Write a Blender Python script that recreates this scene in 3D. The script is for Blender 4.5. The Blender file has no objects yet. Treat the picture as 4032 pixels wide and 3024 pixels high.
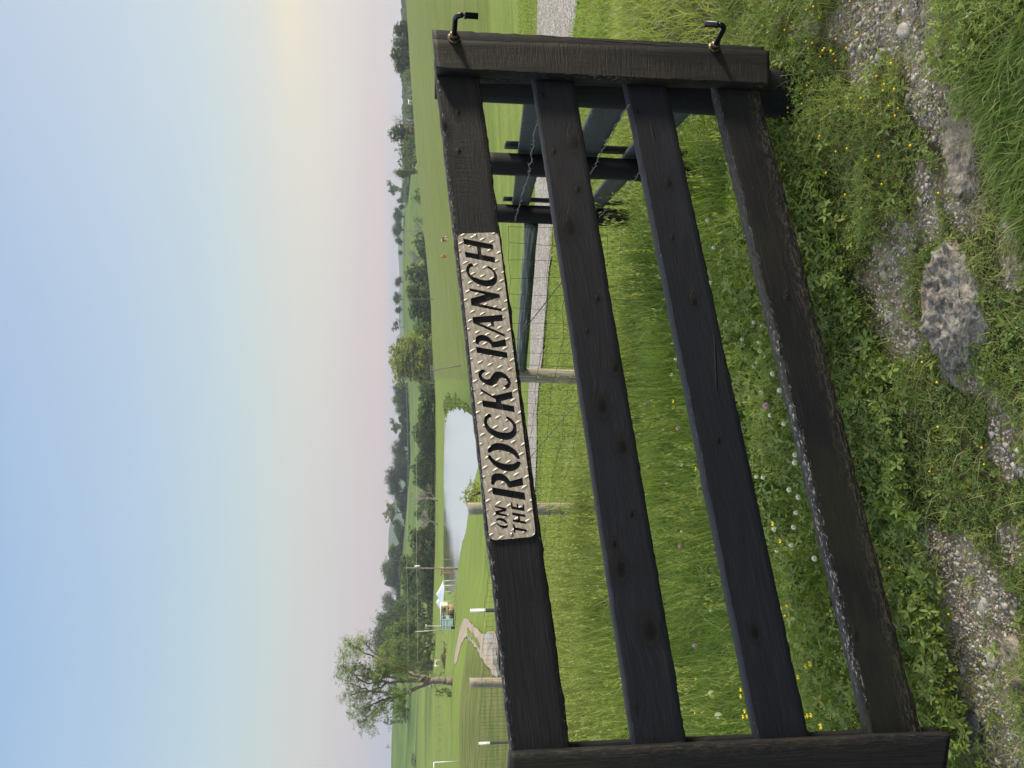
import bpy, bmesh, math, random
import numpy as np
from mathutils import Vector, Matrix

random.seed(4); RNG = np.random.default_rng(11)
S = bpy.context.scene
COL = S.collection

# ------------------------------------------------------------------ camera
PITCH = math.radians(7.0); ROLL = math.radians(0.57); FPX = 3028.0
CAM = np.array([0, 0, 1.4])
R0 = np.array([1., 0, 0]); U0 = np.array([0, math.sin(PITCH), math.cos(PITCH)]); FW = np.array([0, math.cos(PITCH), -math.sin(PITCH)])
UP = math.cos(ROLL)*U0 - math.sin(ROLL)*R0; RT = math.cos(ROLL)*R0 + math.sin(ROLL)*U0
cd = bpy.data.cameras.new('camera'); cam = bpy.data.objects.new('camera', cd); COL.objects.link(cam)
cd.sensor_width = 36; cd.sensor_fit = 'HORIZONTAL'; cd.lens = FPX/4032*36
cd.clip_start = 0.05; cd.clip_end = 20000
M = Matrix.Identity(4)
for i in range(3):
    M[i][0] = -UP[i]; M[i][1] = RT[i]; M[i][2] = -FW[i]; M[i][3] = CAM[i]
cam.matrix_world = M
S.camera = cam

# ------------------------------------------------------------------ light
SUN_AZ = math.radians(1)      # measured from +X (right of the picture) towards +Y
SUN_EL = math.radians(21)
sd = bpy.data.lights.new('sun', 'SUN'); sun = bpy.data.objects.new('sun', sd); COL.objects.link(sun)
sd.energy = 3.4; sd.angle = math.radians(9); sd.color = (1, .88, .70)
sv = Vector((math.cos(SUN_AZ)*math.cos(SUN_EL), math.sin(SUN_AZ)*math.cos(SUN_EL), math.sin(SUN_EL)))
sun.rotation_euler = sv.to_track_quat('Z', 'Y').to_euler()
S.view_settings.view_transform = 'Standard'; S.view_settings.look = 'None'
S.view_settings.exposure = 0.75; S.view_settings.gamma = 1
S.render.engine = 'CYCLES'
S.render.resolution_x = 1024; S.render.resolution_y = 768
S.cycles.max_bounces = 6; S.cycles.diffuse_bounces = 3; S.cycles.transmission_bounces = 4; S.cycles.transparent_max_bounces = 8; S.cycles.volume_bounces = 0


def lin(r, g, b):
    f = lambda c: (c/255/12.92) if c/255 <= .04045 else ((c/255+.055)/1.055)**2.4
    return (f(r), f(g), f(b), 1)


class NT:
    def __init__(s, tree): s.t = tree; s.n = tree.nodes; s.l = tree.links
    def add(s, typ, **kw):
        n = s.n.new(typ)
        for k, v in kw.items(): setattr(n, k, v)
        return n
    def put(s, sock, v):
        if isinstance(v, bpy.types.NodeSocket): s.l.new(v, sock)
        elif v is not None: sock.default_value = v
    def math(s, op, a, b=None, c=None, clamp=False):
        n = s.add('ShaderNodeMath', operation=op, use_clamp=clamp)
        for i, v in enumerate((a, b, c)): s.put(n.inputs[i], v)
        return n.outputs[0]
    def mix(s, f, a, b, mode='MIX'):
        n = s.add('ShaderNodeMix', data_type='RGBA', blend_type=mode, clamp_factor=True)
        s.put(n.inputs[0], f); s.put(n.inputs[6], a); s.put(n.inputs[7], b)
        return n.outputs[2]
    def ramp(s, f, stops, interp='LINEAR'):
        n = s.add('ShaderNodeValToRGB'); s.put(n.inputs[0], f); e = n.color_ramp.elements; n.color_ramp.interpolation = interp
        while len(e) < len(stops): e.new(.5)
        for i, (p, c) in enumerate(stops): e[i].position = p; e[i].color = c if len(c) == 4 else (*c, 1)
        return n.outputs[0]
    def step(s, f, a, b):
        n = s.add('ShaderNodeMapRange', interpolation_type='SMOOTHSTEP'); s.put(n.inputs[0], f); n.inputs[1].default_value = a; n.inputs[2].default_value = b
        return n.outputs[0]
    def noise(s, vec, scale, detail=4, rough=.55, dist=0.0, col=False):
        n = s.add('ShaderNodeTexNoise'); s.put(n.inputs['Vector'], vec); n.inputs['Scale'].default_value = scale
        n.inputs['Detail'].default_value = detail; n.inputs['Roughness'].default_value = rough; n.inputs['Distortion'].default_value = dist
        return n.outputs[1 if col else 0]
    def vor(s, vec, scale, feat='F1', out=0):
        n = s.add('ShaderNodeTexVoronoi', feature=feat); s.put(n.inputs['Vector'], vec); n.inputs['Scale'].default_value = scale
        return n.outputs[out]
    def scl(s, vec, sc, loc=(0, 0, 0)):
        n = s.add('ShaderNodeMapping'); s.put(n.inputs[0], vec); n.inputs['Scale'].default_value = sc; n.inputs['Location'].default_value = loc
        return n.outputs[0]
    def attr(s, name, out='Fac'):
        n = s.add('ShaderNodeAttribute', attribute_name=name); return n.outputs[out]


# ------------------------------------------------------------------ world
W = bpy.data.worlds.new('World'); S.world = W; W.use_nodes = True
w = NT(W.node_tree); w.n.clear()
EXPK = 2**(-S.view_settings.exposure)
def sk(r, g, b): c = lin(r, g, b); return (c[0]*EXPK*1.03, c[1]*EXPK*1.04, c[2]*EXPK*1.01, 1)
tc = w.add('ShaderNodeTexCoord').outputs['Generated']
sx = w.add('ShaderNodeSeparateXYZ'); w.put(sx.inputs[0], tc)
X, Y, Z = sx.outputs
strk = w.noise(w.scl(tc, (1.2, 1.2, 16)), 2.2, 4, .6)
zz = w.math('ADD', Z, w.math('MULTIPLY', w.math('SUBTRACT', strk, .5), .035))
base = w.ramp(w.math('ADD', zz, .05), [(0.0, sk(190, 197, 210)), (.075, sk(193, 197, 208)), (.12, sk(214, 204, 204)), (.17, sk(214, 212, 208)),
       (.215, sk(210, 218, 215)), (.28, sk(200, 219, 226)), (.38, sk(182, 206, 234)), (.50, sk(160, 190, 233)), (.62, sk(172, 198, 232)), (.78, (1.15, 1.18, 1.25, 1)), (1, (1.45, 1.45, 1.45, 1))])  # last stops, above the frame, brightened as added fill light
# whiter and warmer towards the side where the sun hides (right), bluer on the left
side = w.step(w.math('DIVIDE', X, w.math('MAXIMUM', Y, .05)), -.5, .75)
base = w.mix(w.math('MULTIPLY', side, .42), base, sk(226, 226, 226))
base = w.mix(w.math('MULTIPLY', w.math('SUBTRACT', 1, side), w.math('MULTIPLY', w.step(Z, .1, .3), .22)), base, sk(158, 194, 228))
def lobe(az, el, sa, se, col, amt, inp):
    a = math.radians(az); dx = w.math('SUBTRACT', w.math('ARCTAN2', X, Y), a); dz = w.math('SUBTRACT', zz, math.sin(math.radians(el)))
    q = w.math('ADD', w.math('POWER', w.math('DIVIDE', dx, sa), 2), w.math('POWER', w.math('DIVIDE', dz, se), 2))
    g = w.math('MULTIPLY', w.math('POWER', 2.718, w.math('MULTIPLY', q, -1)), amt)
    return w.mix(g, inp, col)
base = lobe(31, 8.4, .16, .022, sk(255, 240, 200), .95, base)
base = lobe(34, 7.0, .55, .075, sk(240, 226, 204), .7, base)
base = lobe(10, 3.2, .9, .035, sk(222, 198, 196), .85, base)
base = lobe(-26, 2.2, .10, .04, sk(176, 192, 220), .4, base)
base = lobe(8, 1.7, .22, .012, sk(176, 186, 212), .5, base)
cl = w.step(w.noise(w.scl(tc, (2, 2, 5)), 1.6, 6, .62), .56, .74)
base = w.mix(w.math('MULTIPLY', w.math('MULTIPLY', cl, w.step(Z, .22, .42)), .16), base, sk(205, 214, 236))
nis = w.add('ShaderNodeTexSky', sky_type='NISHITA', sun_disc=False)
nis.sun_elevation = SUN_EL; nis.sun_rotation = math.pi/2 - SUN_AZ; nis.air_density = 1.2; nis.dust_density = 2
b1 = w.add('ShaderNodeBackground'); w.put(b1.inputs[0], nis.outputs[0]); b1.inputs[1].default_value = 0.05
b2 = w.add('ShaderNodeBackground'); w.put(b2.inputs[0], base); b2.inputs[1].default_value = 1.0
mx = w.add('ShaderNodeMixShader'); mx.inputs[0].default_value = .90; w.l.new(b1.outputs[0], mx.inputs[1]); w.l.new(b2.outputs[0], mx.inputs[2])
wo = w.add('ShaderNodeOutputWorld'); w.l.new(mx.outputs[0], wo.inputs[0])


# ------------------------------------------------------------------ geometry helpers
def ray(x, y):
    d = RT*(1512-y) - UP*(x-2016) + FW*FPX
    return d/np.linalg.norm(d)
def onplane(x, y, P, n):
    d = ray(x, y); return CAM + d*(((np.asarray(P)-CAM) @ n)/(d @ n))
def project(P):
    q = P - CAM; ww = q @ FW
    return 2016-(q @ UP)/ww*FPX, 1512-(q @ RT)/ww*FPX
def vnoise(x, y, seed=0):
    xi = np.floor(x).astype(np.int64); yi = np.floor(y).astype(np.int64); fx = x-xi; fy = y-yi
    fx = fx*fx*(3-2*fx); fy = fy*fy*(3-2*fy)
    def h(a, b):
        n = (a*374761393 + b*668265263 + seed*1442695041) & 0x7fffffff
        n = ((n ^ (n >> 13))*1274126177) & 0x7fffffff
        return ((n ^ (n >> 16)) & 0xffff)/65535.
    return (h(xi, yi)*(1-fx)+h(xi+1, yi)*fx)*(1-fy) + (h(xi, yi+1)*(1-fx)+h(xi+1, yi+1)*fx)*fy
def fbm(x, y, oct=4, seed=0):
    s = 0; a = .5; t = 0
    for i in range(oct): s = s+a*vnoise(x*2**i+17.3*i, y*2**i-9.1*i, seed+i); t += a; a *= .5
    return s/t
def sstep(v, a, b):
    t = np.clip((v-a)/(b-a), 0, 1); return t*t*(3-2*t)

# terrain: height profiles (distance -> height) for bearings, joined smoothly
DN = np.array([8, 15, 25, 50, 90, 130, 170, 212, 260, 300, 420, 600, 900, 1300, 2000, 3600.])
def V(u, d, v): return 1.4 + (900+.009*(u-830)-v)/1661.*d
TAB = {
 -100: [-.45, -.75, -.95, -1.5, -2.7, -4.2, -4.5, -4.7, -4.0, -3.0, 2.0, V(0, 600, 849), 12, 10, 10, 10],
 110:  [-.45, -.75, -.95, -1.5, -2.8, -4.2, -4.5, -4.7, -4.0, -3.0, 2.0, V(110, 600, 848), 12, 10, 10, 10],
 190:  [-.45, -.75, -1.0, -1.7, -3.1, -4.3, -4.7, -5.0, -4.2, -3.2, 1.5, V(190, 600, 850), 12, 10, 10, 10],
 300:  [-.45, -.75, -1.1, -2.0, -4.1, -5.4, -5.6, -5.9, -5.6, -4.6, -.5, V(300, 600, 858), 10, 10, 10, 10],
 420:  [-.45, -.75, -1.25, -2.6, -4.9, -5.8, -7.1, -6.9, -5.8, -5.0, -1.0, V(420, 600, 862), 9, 10, 10, 10],
 520:  [-.45, -.75, -1.3, -2.7, -5.2, -6.7, -7.6, -6.9, -5.8, -5.1, -1.5, V(520, 600, 870), 6, 10, 10, 10],
 650:  [-.45, -.75, -1.3, -2.8, -6.1, -7.5, -8.0, -6.9, -5.8, -5.1, -1.5, V(650, 600, 882), 4, 10, 10, 10],
 755:  [-.45, -.75, -1.3, -2.8, -6.2, -7.5, -7.6, -6.8, -5.7, -5.1, -1.5, V(755, 600, 881), 4, 10, 10, 10],
 790:  [-.45, -.75, -1.3, -2.6, -5.0, -6.0, -6.1, -6.2, -5.6, -5.2, -3.0, V(790, 600, 879), 6, 10, 10, 10],
 850:  [-.45, -.75, -1.2, -2.3, -4.0, -5.2, -5.4, -5.3, -5.0, -4.8, -4.0, V(850, 600, 876), 8, 10, 10, 10],
 1000: [-.45, -.75, -1.1, -2.0, -3.2, -4.1, -4.2, -4.0, -3.6, -3.2, -6, V(1000, 600, 863), 8, 10, 10, 10],
 1180: [-.45, -.75, -1.0, -1.5, -2.3, -2.8, -2.6, -1.9, -.9, V(1180, 300, 908), -4, V(1180, 600, 867), 9, 10, 10, 10],
 1330: [-.45, -.72, -.9, -1.0, -1.6, -1.6, -1.0, .1, 2, V(1330, 300, 894), -1, V(1330, 600, 888), 8, 14, 20, 20],
 1500: [-.42, -.68, -.75, -.7, -.8, -.6, .3, 1.7, 3.8, V(1500, 300, 884), 3, 4, 10, 14, 20, 20],
 1659: [-.40, -.62, -.65, -.4, 0, .6, 1.6, 3.2, 5.3, V(1659, 300, 876), 6, 5, 12, 16, 20, 20],
 1900: [-.40, -.62, -.65, -.4, 0, .6, 1.6, 3.2, 5.3, 7, 6, 5, 12, 16, 20, 20]}
_U = np.linspace(-100, 1900, 401); _L = np.linspace(math.log(8), math.log(3600), 400)
_us = sorted(TAB); _A = np.array([np.interp(_L, np.log(DN), TAB[k]) for k in _us])
_T = np.array([np.interp(_U, _us, _A[:, j]) for j in range(400)])      # (L,U)
def _gs(A, sg, ax):
    k = np.exp(-.5*(np.arange(-12, 13)/sg)**2); k /= k.sum()
    P = np.pad(A, [(12, 12) if i == ax else (0, 0) for i in (0, 1)], mode='edge')
    return np.apply_along_axis(lambda r: np.convolve(r, k, 'valid'), ax, P)
_T = _gs(_gs(_T, 3.2, 0), 3.0, 1)
def H(x, y):
    x = np.asarray(x, float); y = np.asarray(y, float)
    d = np.hypot(x, y)+1e-6
    ys = np.where(y > .05*d, y, .05*d)
    u = np.clip(830+1661*x/(ys*.9925), -100, 1900)
    fu = (u+100)/2000*400; fl = np.clip((np.log(np.maximum(d, 8))-_L[0])/(_L[-1]-_L[0])*399, 0, 399)
    iu = np.clip(fu.astype(int), 0, 399); il = np.clip(fl.astype(int), 0, 398); a = fu-iu; b = fl-il
    far = (_T[il, iu]*(1-a)+_T[il, iu+1]*a)*(1-b) + (_T[il+1, iu]*(1-a)+_T[il+1, iu+1]*a)*b
    yy = np.maximum(y, 0)
    near = np.interp(yy, [0, 2.7, 5.4, 8, 12, 15, 30], [-.02, 0, -.29, -.42, -.63, -.75, -1.0])
    near = near + .125*(np.clip(x, -2.5, 3)-1.05)*(1-sstep(yy, 4.0, 7.5))
    near = near + (fbm(x*2.3, y*2.3, 3, 5)-.5)*.05 + (fbm(x*11, y*11, 2, 8)-.5)*.016
    wf = sstep(d, 9, 15)
    z = near*(1-wf)+far*wf
    z = z + (fbm(x*.12+5, y*.12, 3, 2)-.5)*.25*sstep(d, 14, 40) + (fbm(x*.02+5, y*.02, 3, 3)-.5)*2.0*sstep(d, 330, 600)*(1-sstep(d, 900, 1400)*.0)
    # rough shore line of the lake's right bank
    return z
def hit(x, y, tmin=1.0):
    d = ray(x, y); t = tmin
    while t < 3000:
        p = CAM+d*t
        if p[2] < H(p[0], p[1]): break
        t *= 1.006
    lo = t/1.006
    for _ in range(20):
        m = (lo+t)/2; p = CAM+d*m
        if p[2] < H(p[0], p[1]): t = m
        else: lo = m
    return CAM+d*t
def at_d(x, y, dist):
    d = ray(x, y); h = math.hypot(d[0], d[1]); p = CAM+d*(dist/h); return p

def mesh(name, Vs, faces, mat=None, smooth=False, attrs=None, uv=None, parent=None, origin=None, nv=None):
    """faces: list of lists, or an int array (n,k)"""
    Vs = np.asarray(Vs, float)
    if origin is not None: Vs = Vs-np.asarray(origin)
    me = bpy.data.meshes.new(name)
    me.vertices.add(len(Vs)); me.vertices.foreach_set('co', Vs.astype(np.float32).ravel())
    if isinstance(faces, np.ndarray):
        n, k = faces.shape; flat = faces.ravel(); starts = np.arange(n)*k
    else:
        n = len(faces); flat = np.fromiter((i for f in faces for i in f), int); lens = np.array([len(f) for f in faces]); starts = np.concatenate([[0], np.cumsum(lens)[:-1]]) if n else np.array([], int)
    me.loops.add(len(flat)); me.loops.foreach_set('vertex_index', flat.astype(np.int32))
    me.polygons.add(n); me.polygons.foreach_set('loop_start', starts.astype(np.int32))
    me.update(calc_edges=True)
    if smooth: me.polygons.foreach_set('use_smooth', np.ones(n, bool))
    if attrs:
        for k2, v in attrs.items():
            a = me.attributes.new(k2, 'FLOAT', 'POINT'); a.data.foreach_set('value', np.asarray(v, np.float32))
    if uv is not None:
        l = me.uv_layers.new(name='UVMap'); l.data.foreach_set('uv', np.asarray(uv, np.float32)[flat].ravel())
    me.validate()
    o = bpy.data.objects.new(name, me); COL.objects.link(o)
    if mat: me.materials.append(mat)
    if parent is not None: o.parent = parent
    if origin is not None and parent is None: o.location = origin
    return o
def tag(o, label=None, cat=None, group=None, kind=None):
    if label: o['label'] = label
    if cat: o['category'] = cat
    if group: o['group'] = group
    if kind: o['kind'] = kind
    return o
def empty(name, loc, label, cat, group=None):
    o = bpy.data.objects.new(name, None); COL.objects.link(o); o.location = loc; o.empty_display_size = .1
    return tag(o, label, cat, group)
def copy_tree(o, parent=None):
    c = o.copy(); COL.objects.link(c); c.parent = parent
    for ch in list(o.children): copy_tree(ch, c)
    return c
def tube(pts, rad, ns=6, cap=True):
    pts = np.asarray(pts, float); n = len(pts); rad = np.broadcast_to(np.asarray(rad, float), (n,))
    T = np.gradient(pts, axis=0); T /= np.linalg.norm(T, axis=1)[:, None]+1e-9
    ref = np.array([0, 0, 1.]) if abs(T[0][2]) < .9 else np.array([1., 0, 0])
    Vs = []
    for i in range(n):
        a = np.cross(T[i], ref); a /= np.linalg.norm(a)+1e-9; b = np.cross(T[i], a)
        for k in range(ns):
            t = 2*math.pi*k/ns; Vs.append(pts[i]+rad[i]*(math.cos(t)*a+math.sin(t)*b))
    Fs = [[i*ns+k, i*ns+(k+1) % ns, (i+1)*ns+(k+1) % ns, (i+1)*ns+k] for i in range(n-1) for k in range(ns)]
    if cap: Fs += [list(range(ns))[::-1], [(n-1)*ns+k for k in range(ns)]]
    return np.array(Vs), Fs
def join(parts):
    Vs = []; Fs = []; o = 0
    for v, f in parts:
        Vs.append(np.asarray(v)); Fs += [[i+o for i in q] for q in f]; o += len(v)
    return np.concatenate(Vs), Fs
def box(c, s, R=None):
    c = np.asarray(c, float); s = np.asarray(s, float)/2
    v = np.array([[x, y, z] for x in (-1, 1) for y in (-1, 1) for z in (-1, 1)])*s
    if R is not None: v = v @ np.asarray(R).T
    return v+c, [[0, 1, 3, 2], [4, 6, 7, 5], [0, 4, 5, 1], [2, 3, 7, 6], [0, 2, 6, 4], [1, 5, 7, 3]]
def bevel(o, w, seg=2):
    m = o.modifiers.new('bevel', 'BEVEL'); m.width = w; m.segments = seg; m.limit_method = 'ANGLE'

# ------------------------------------------------------------------ materials
MATS = {}
def material(name):
    m = bpy.data.materials.new(name); m.use_nodes = True; t = NT(m.node_tree)
    p = t.n['Principled BSDF']; t.p = p; t.out = t.n['Material Output']; MATS[name] = m
    return m, t
def bump(t, h, strength, dist=.01):
    b = t.add('ShaderNodeBump'); t.put(b.inputs['Height'], h); b.inputs['Strength'].default_value = strength; b.inputs['Distance'].default_value = dist
    t.l.new(b.outputs[0], t.p.inputs['Normal']); return b
def simple(name, col, rough=.7, metal=0, nscale=30, var=.25, bmp=.2, bd=.002):
    m, t = material(name); tc = t.add('ShaderNodeTexCoord').outputs['Object']
    n = t.noise(tc, nscale, 5, .6)
    c2 = tuple(x*(1-var) for x in col[:3]); c1 = tuple(min(1, x*(1+var)) for x in col[:3])
    t.put(t.p.inputs['Base Color'], t.ramp(n, [(.3, c2), (.7, c1)])); t.p.inputs['Roughness'].default_value = rough; t.p.inputs['Metallic'].default_value = metal
    if bmp: bump(t, n, bmp, bd)
    return m

def board_mat(name, brown=.2, rough_sawn=.3, wear=.5, mott=0., off=0., knots=.6, dark=(.0135, .0145, .019), specks=.3, sawx=0, k=.44, fade=None, wearx=None, kn=(), gw=1.):
    m, t = material(name); uv = t.add('ShaderNodeUVMap').outputs[0]
    uv = t.scl(uv, (1, 1, 1), (off*3.7, off*1.3, off))
    # knots bend the grain
    raw = t.add('ShaderNodeUVMap').outputs[0]; sr = t.add('ShaderNodeSeparateXYZ'); t.put(sr.inputs[0], raw); kv = None
    wob = t.math('MULTIPLY', t.math('SUBTRACT', t.noise(uv, 14, 2), .5), .5)
    for ku, kv_, kr_ in (kn or [(-9, -9, .01)]):
        du = t.math('DIVIDE', t.math('SUBTRACT', sr.outputs[0], ku), kr_*1.25); dv_ = t.math('DIVIDE', t.math('SUBTRACT', sr.outputs[1], kv_), kr_*.8)
        dd_ = t.math('SQRT', t.math('ADD', t.math('MULTIPLY', du, du), t.math('MULTIPLY', dv_, dv_))); kv = dd_ if kv is None else t.math('MINIMUM', kv, dd_)
    kv = t.math('ADD', kv, wob); kr = t.math('SUBTRACT', 1, t.step(kv, .3, 2.6))
    dv = t.add('ShaderNodeVectorMath', operation='ADD'); t.put(dv.inputs[0], uv)
    cm = t.add('ShaderNodeCombineXYZ'); t.put(cm.inputs[1], t.math('MULTIPLY', kr, .022)); t.l.new(cm.outputs[0], dv.inputs[1]); g = dv.outputs[0]
    grain = t.noise(t.scl(g, (2.2, 55, 1)), 3.2, 6, .65, .6)
    fine = t.noise(t.scl(g, (9, 260, 1)), 3.0, 3, .6)
    big = t.noise(t.scl(g, (1.6, 7, 1)), 1.6, 4, .6)
    sawn = t.noise(t.scl(g, (60, 4.5, 1)), 2.2, 4, .7, 1.1)
    sx_ = t.add('ShaderNodeSeparateXYZ'); t.put(sx_.inputs[0], uv)
    sawm = t.math('MULTIPLY', sawn, t.step(t.noise(t.scl(uv, (1.5, 5, 1)), 1.4, 3), .38, .6))
    if sawx: sawm = t.math('MULTIPLY', sawm, t.step(sx_.outputs[0], sawx, sawx+.35))
    dark = (dark[0]*.88, dark[1]*1.0, dark[2]*1.28); bc = tuple(c*k for c in dark); br = (.060*k, .042*k, .031*k)
    fb = t.math('MULTIPLY', t.step(big, .36, .66), brown); fadem = t.math('MULTIPLY', t.step(t.noise(t.scl(uv, (1.1, 6, 1)), 2.0, 5, .7, .4), .50, .72), .55)
    if fade is not None: fb = t.math('MULTIPLY', fb, t.step(sx_.outputs[0], fade, fade+1.0))  # browner towards the hinge end: sunlit warmth put into the wood colour
    col = t.mix(fb, (*bc, 1), (*br, 1))
    col = t.mix(fadem, col, (bc[0]*2.3, bc[1]*2.2, bc[2]*1.9, 1))
    col = t.mix(t.math('MULTIPLY', t.step(grain, .42, .68), .45), col, (bc[0]*2.2+.010*brown*3, bc[1]*2.0+.006*brown*3, bc[2]*1.8, 1))
    col = t.mix(t.math('MULTIPLY', t.math('SUBTRACT', 1, t.step(kv, .9, 2.2)), .60), col, (.0022, .0022, .0026, 1))
    col = t.mix(t.math('MULTIPLY', t.math('MULTIPLY', t.step(kv, .95, 1.1), t.math('SUBTRACT', 1, t.step(kv, 1.15, 1.4))), .5), col, (.016, .014, .013, 1))
    col = t.mix(t.math('MULTIPLY', t.math('SUBTRACT', 1, t.step(kv, .25, .9)), .85), col, (.0008, .0008, .001, 1))
    # long checks
    ck = t.vor(t.scl(g, (.22, 11, 1), (0, .37, 0)), 2.0, 'DISTANCE_TO_EDGE')
    ckm = t.math('MULTIPLY', t.math('SUBTRACT', 1, t.step(ck, .0, .012)), t.step(big, .5, .62))
    col = t.mix(t.math('MULTIPLY', ckm, .9), col, (.002, .002, .002, 1))
    if mott:
        mm = t.math('MULTIPLY', t.attr('low'), t.step(t.noise(t.scl(uv, (22, 120, 1)), 2.2, 5, .75), .50, .60))
        col = t.mix(t.math('MULTIPLY', mm, mott), col, (.115, .095, .070, 1))
        gm = t.math('MULTIPLY', t.step(t.noise(uv, 2.3, 3), .45, .65), .35)
        col = t.mix(t.math('MULTIPLY', gm, mott), col, (.028, .031, .016, 1))
    ed = t.attr('edge')
    wn = t.noise(t.scl(uv, (26, 60, 1)), 2.4, 5, .75)
    wb = t.noise(uv, 1.7, 3)
    wm = t.math('MULTIPLY', t.math('MULTIPLY', t.step(ed, .35, .9), t.step(wn, .55, .62)), t.step(wb, .62-.3*wear, .72-.3*wear))
    if wearx is not None: wm = t.math('MULTIPLY', wm, t.math('SUBTRACT', 1, t.math('MULTIPLY', t.step(sx_.outputs[0], wearx, wearx+.5), .8)))
    col = t.mix(t.math('MULTIPLY', wm, min(1, wear*1.3)), col, (.27, .26, .25, 1))
    sp = t.vor(uv, 75); sm = t.math('MULTIPLY', t.math('SUBTRACT', 1, t.step(sp, .05, .09)), t.step(t.noise(uv, 9, 2), .58, .66))
    col = t.mix(t.math('MULTIPLY', sm, specks), col, (.30, .30, .28, 1))
    t.put(t.p.inputs['Base Color'], col)
    t.put(t.p.inputs['Roughness'], t.math('ADD', .50, t.math('MULTIPLY', grain, .25)))
    t.p.inputs['Specular IOR Level'].default_value = .25
    h = t.math('ADD', t.math('MULTIPLY', grain, .9*gw), t.math('MULTIPLY', fine, .35*gw)); h = t.math('ADD', h, t.math('MULTIPLY', sawm, rough_sawn*1.2))
    h = t.math('SUBTRACT', h, t.math('MULTIPLY', ckm, 1.5)); h = t.math('SUBTRACT', h, t.math('MULTIPLY', t.math('SUBTRACT', 1, t.step(kv, .2, 1.0)), .9))
    bump(t, h, .35+.55*rough_sawn, .0035)
    return m

def leaf_mat(name, dark, light, rough=.55, trans=.3, hue_obj=False, dry=None, spec=.3):
    m, t = material(name)
    tone = t.attr('tone')
    col = t.mix(tone, (*dark, 1), (*light, 1))
    if dry: col = t.mix(t.attr('dry'), col, (*dry, 1))
    if hue_obj:
        oi = t.add('ShaderNodeObjectInfo'); col = t.mix(1.0, col, oi.outputs['Color'], 'MULTIPLY')
    t.put(t.p.inputs['Base Color'], col); t.p.inputs['Roughness'].default_value = rough; t.p.inputs['Specular IOR Level'].default_value = spec
    tr = t.add('ShaderNodeBsdfTranslucent'); t.put(tr.inputs[0], t.mix(1., col, (1.25, 1.35, .55, 1), 'MULTIPLY'))
    ms = t.add('ShaderNodeMixShader'); ms.inputs[0].default_value = trans
    t.l.new(t.p.outputs[0], ms.inputs[1]); t.l.new(tr.outputs[0], ms.inputs[2]); t.l.new(ms.outputs[0], t.out.inputs[0])
    return m

# ------------------------------------------------------------------ ground
azs = np.concatenate([np.linspace(-180, -48, 34)[:-1], np.linspace(-48, -33, 26)[:-1], np.linspace(-33, 33, 331), np.linspace(33, 48, 26)[1:], np.linspace(48, 180, 34)[1:-1]])
rad = np.concatenate([np.geomspace(.45, 30, 150)[:-1], np.geomspace(30, 3600, 190)])
AZ, RD = np.meshgrid(np.radians(azs), rad)
gx = RD*np.sin(AZ); gy = RD*np.cos(AZ); gz = H(gx, gy)
na, nr = len(azs), len(rad)
ii = np.arange(nr-1)[:, None]*na; jj = np.arange(na)[None, :]; j2 = (jj+1) % na
F4 = np.stack([ii+jj, ii+na+jj, ii+na+j2, ii+j2], -1).reshape(-1, 4)
Vg = np.stack([gx, gy, gz], -1).reshape(-1, 3)
Vg = np.vstack([Vg, [[0, 0, H(0, 0)]]])
Fg = np.vstack([F4]); cen = len(Vg)-1
faces = F4.tolist()+[[cen, k, (k+1) % na] for k in range(na)]
xx, yy = Vg[:, 0], Vg[:, 1]
dd = np.hypot(xx, yy)
# hay field on the right bank (yellower), mown lawn, rough meadow
fieldmask = sstep(830+1661*xx/np.maximum(yy*.9925, .1), 835, 842)*sstep(dd, 24, 30)
darkhill = sstep(dd, 320, 380)
# fence line of the near paddock: meadow in front of it, lawn behind
FC = np.array([1.22, 5.44]); FD = np.array([-1.31, 8.0]); fl = (FD-FC)/np.linalg.norm(FD-FC); fn = np.array([-fl[1], fl[0]]); fn = fn if fn[1] > 0 else -fn
def meadow_side(x, y): return -((x-FC[0])*fn[0]+(y-FC[1])*fn[1])
near_meadow = sstep(meadow_side(xx, yy), -.2, .3)*(1-sstep(xx, 1.0, 1.3))*sstep(yy, 2.2, 2.9)
m, t = material('ground_surface')
geo = t.add('ShaderNodeNewGeometry').outputs['Position']
n1 = t.noise(geo, .35, 6, .65); n2 = t.noise(geo, 5, 6, .7); n3 = t.noise(geo, 42, 4, .7)
rows = t.noise(t.scl(geo, (.014, .30, .0)), 1.6, 7, .72); rows2 = t.noise(t.scl(geo, (.05, 1.2, 0)), 1.5, 4, .6)
patch = t.noise(geo, .045, 4, .6); tuss = t.noise(t.scl(geo, (.5, .8, 1)), .8, 5, .75)
far = t.step(t.add('ShaderNodeCameraData').outputs['View Distance'], 4, 30) if False else None
lawn = t.mix(t.step(n1, .35, .65), (.125, .178, .034, 1), (.178, .228, .050, 1))
lawn = t.mix(t.math('MULTIPLY', t.step(rows, .40, .60), .55), lawn, (.225, .280, .070, 1))
lawn = t.mix(t.math('MULTIPLY', t.step(rows2, .45, .62), .4), lawn, (.100, .155, .028, 1))
lawn = t.mix(t.math('MULTIPLY', t.step(n2, .5, .7), .45), lawn, (.072, .11, .022, 1))
hay = t.mix(t.step(rows, .38, .6), (.128, .168, .036, 1), (.172, .206, .052, 1))
hay = t.mix(t.math('MULTIPLY', t.step(rows2, .42, .62), .5), hay, (.085, .115, .026, 1))
hay = t.mix(t.math('MULTIPLY', t.step(t.noise(geo, .09, 5, .7), .48, .62), .45), hay, (.095, .140, .028, 1))
hay = t.mix(t.math('MULTIPLY', t.step(tuss, .50, .62), .75), hay, (.18, .185, .07, 1))
col = t.mix(t.attr('hay'), lawn, hay)
hill = t.mix(t.step(patch, .35, .65), (.078, .130, .026, 1), (.118, .17, .038, 1))
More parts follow.
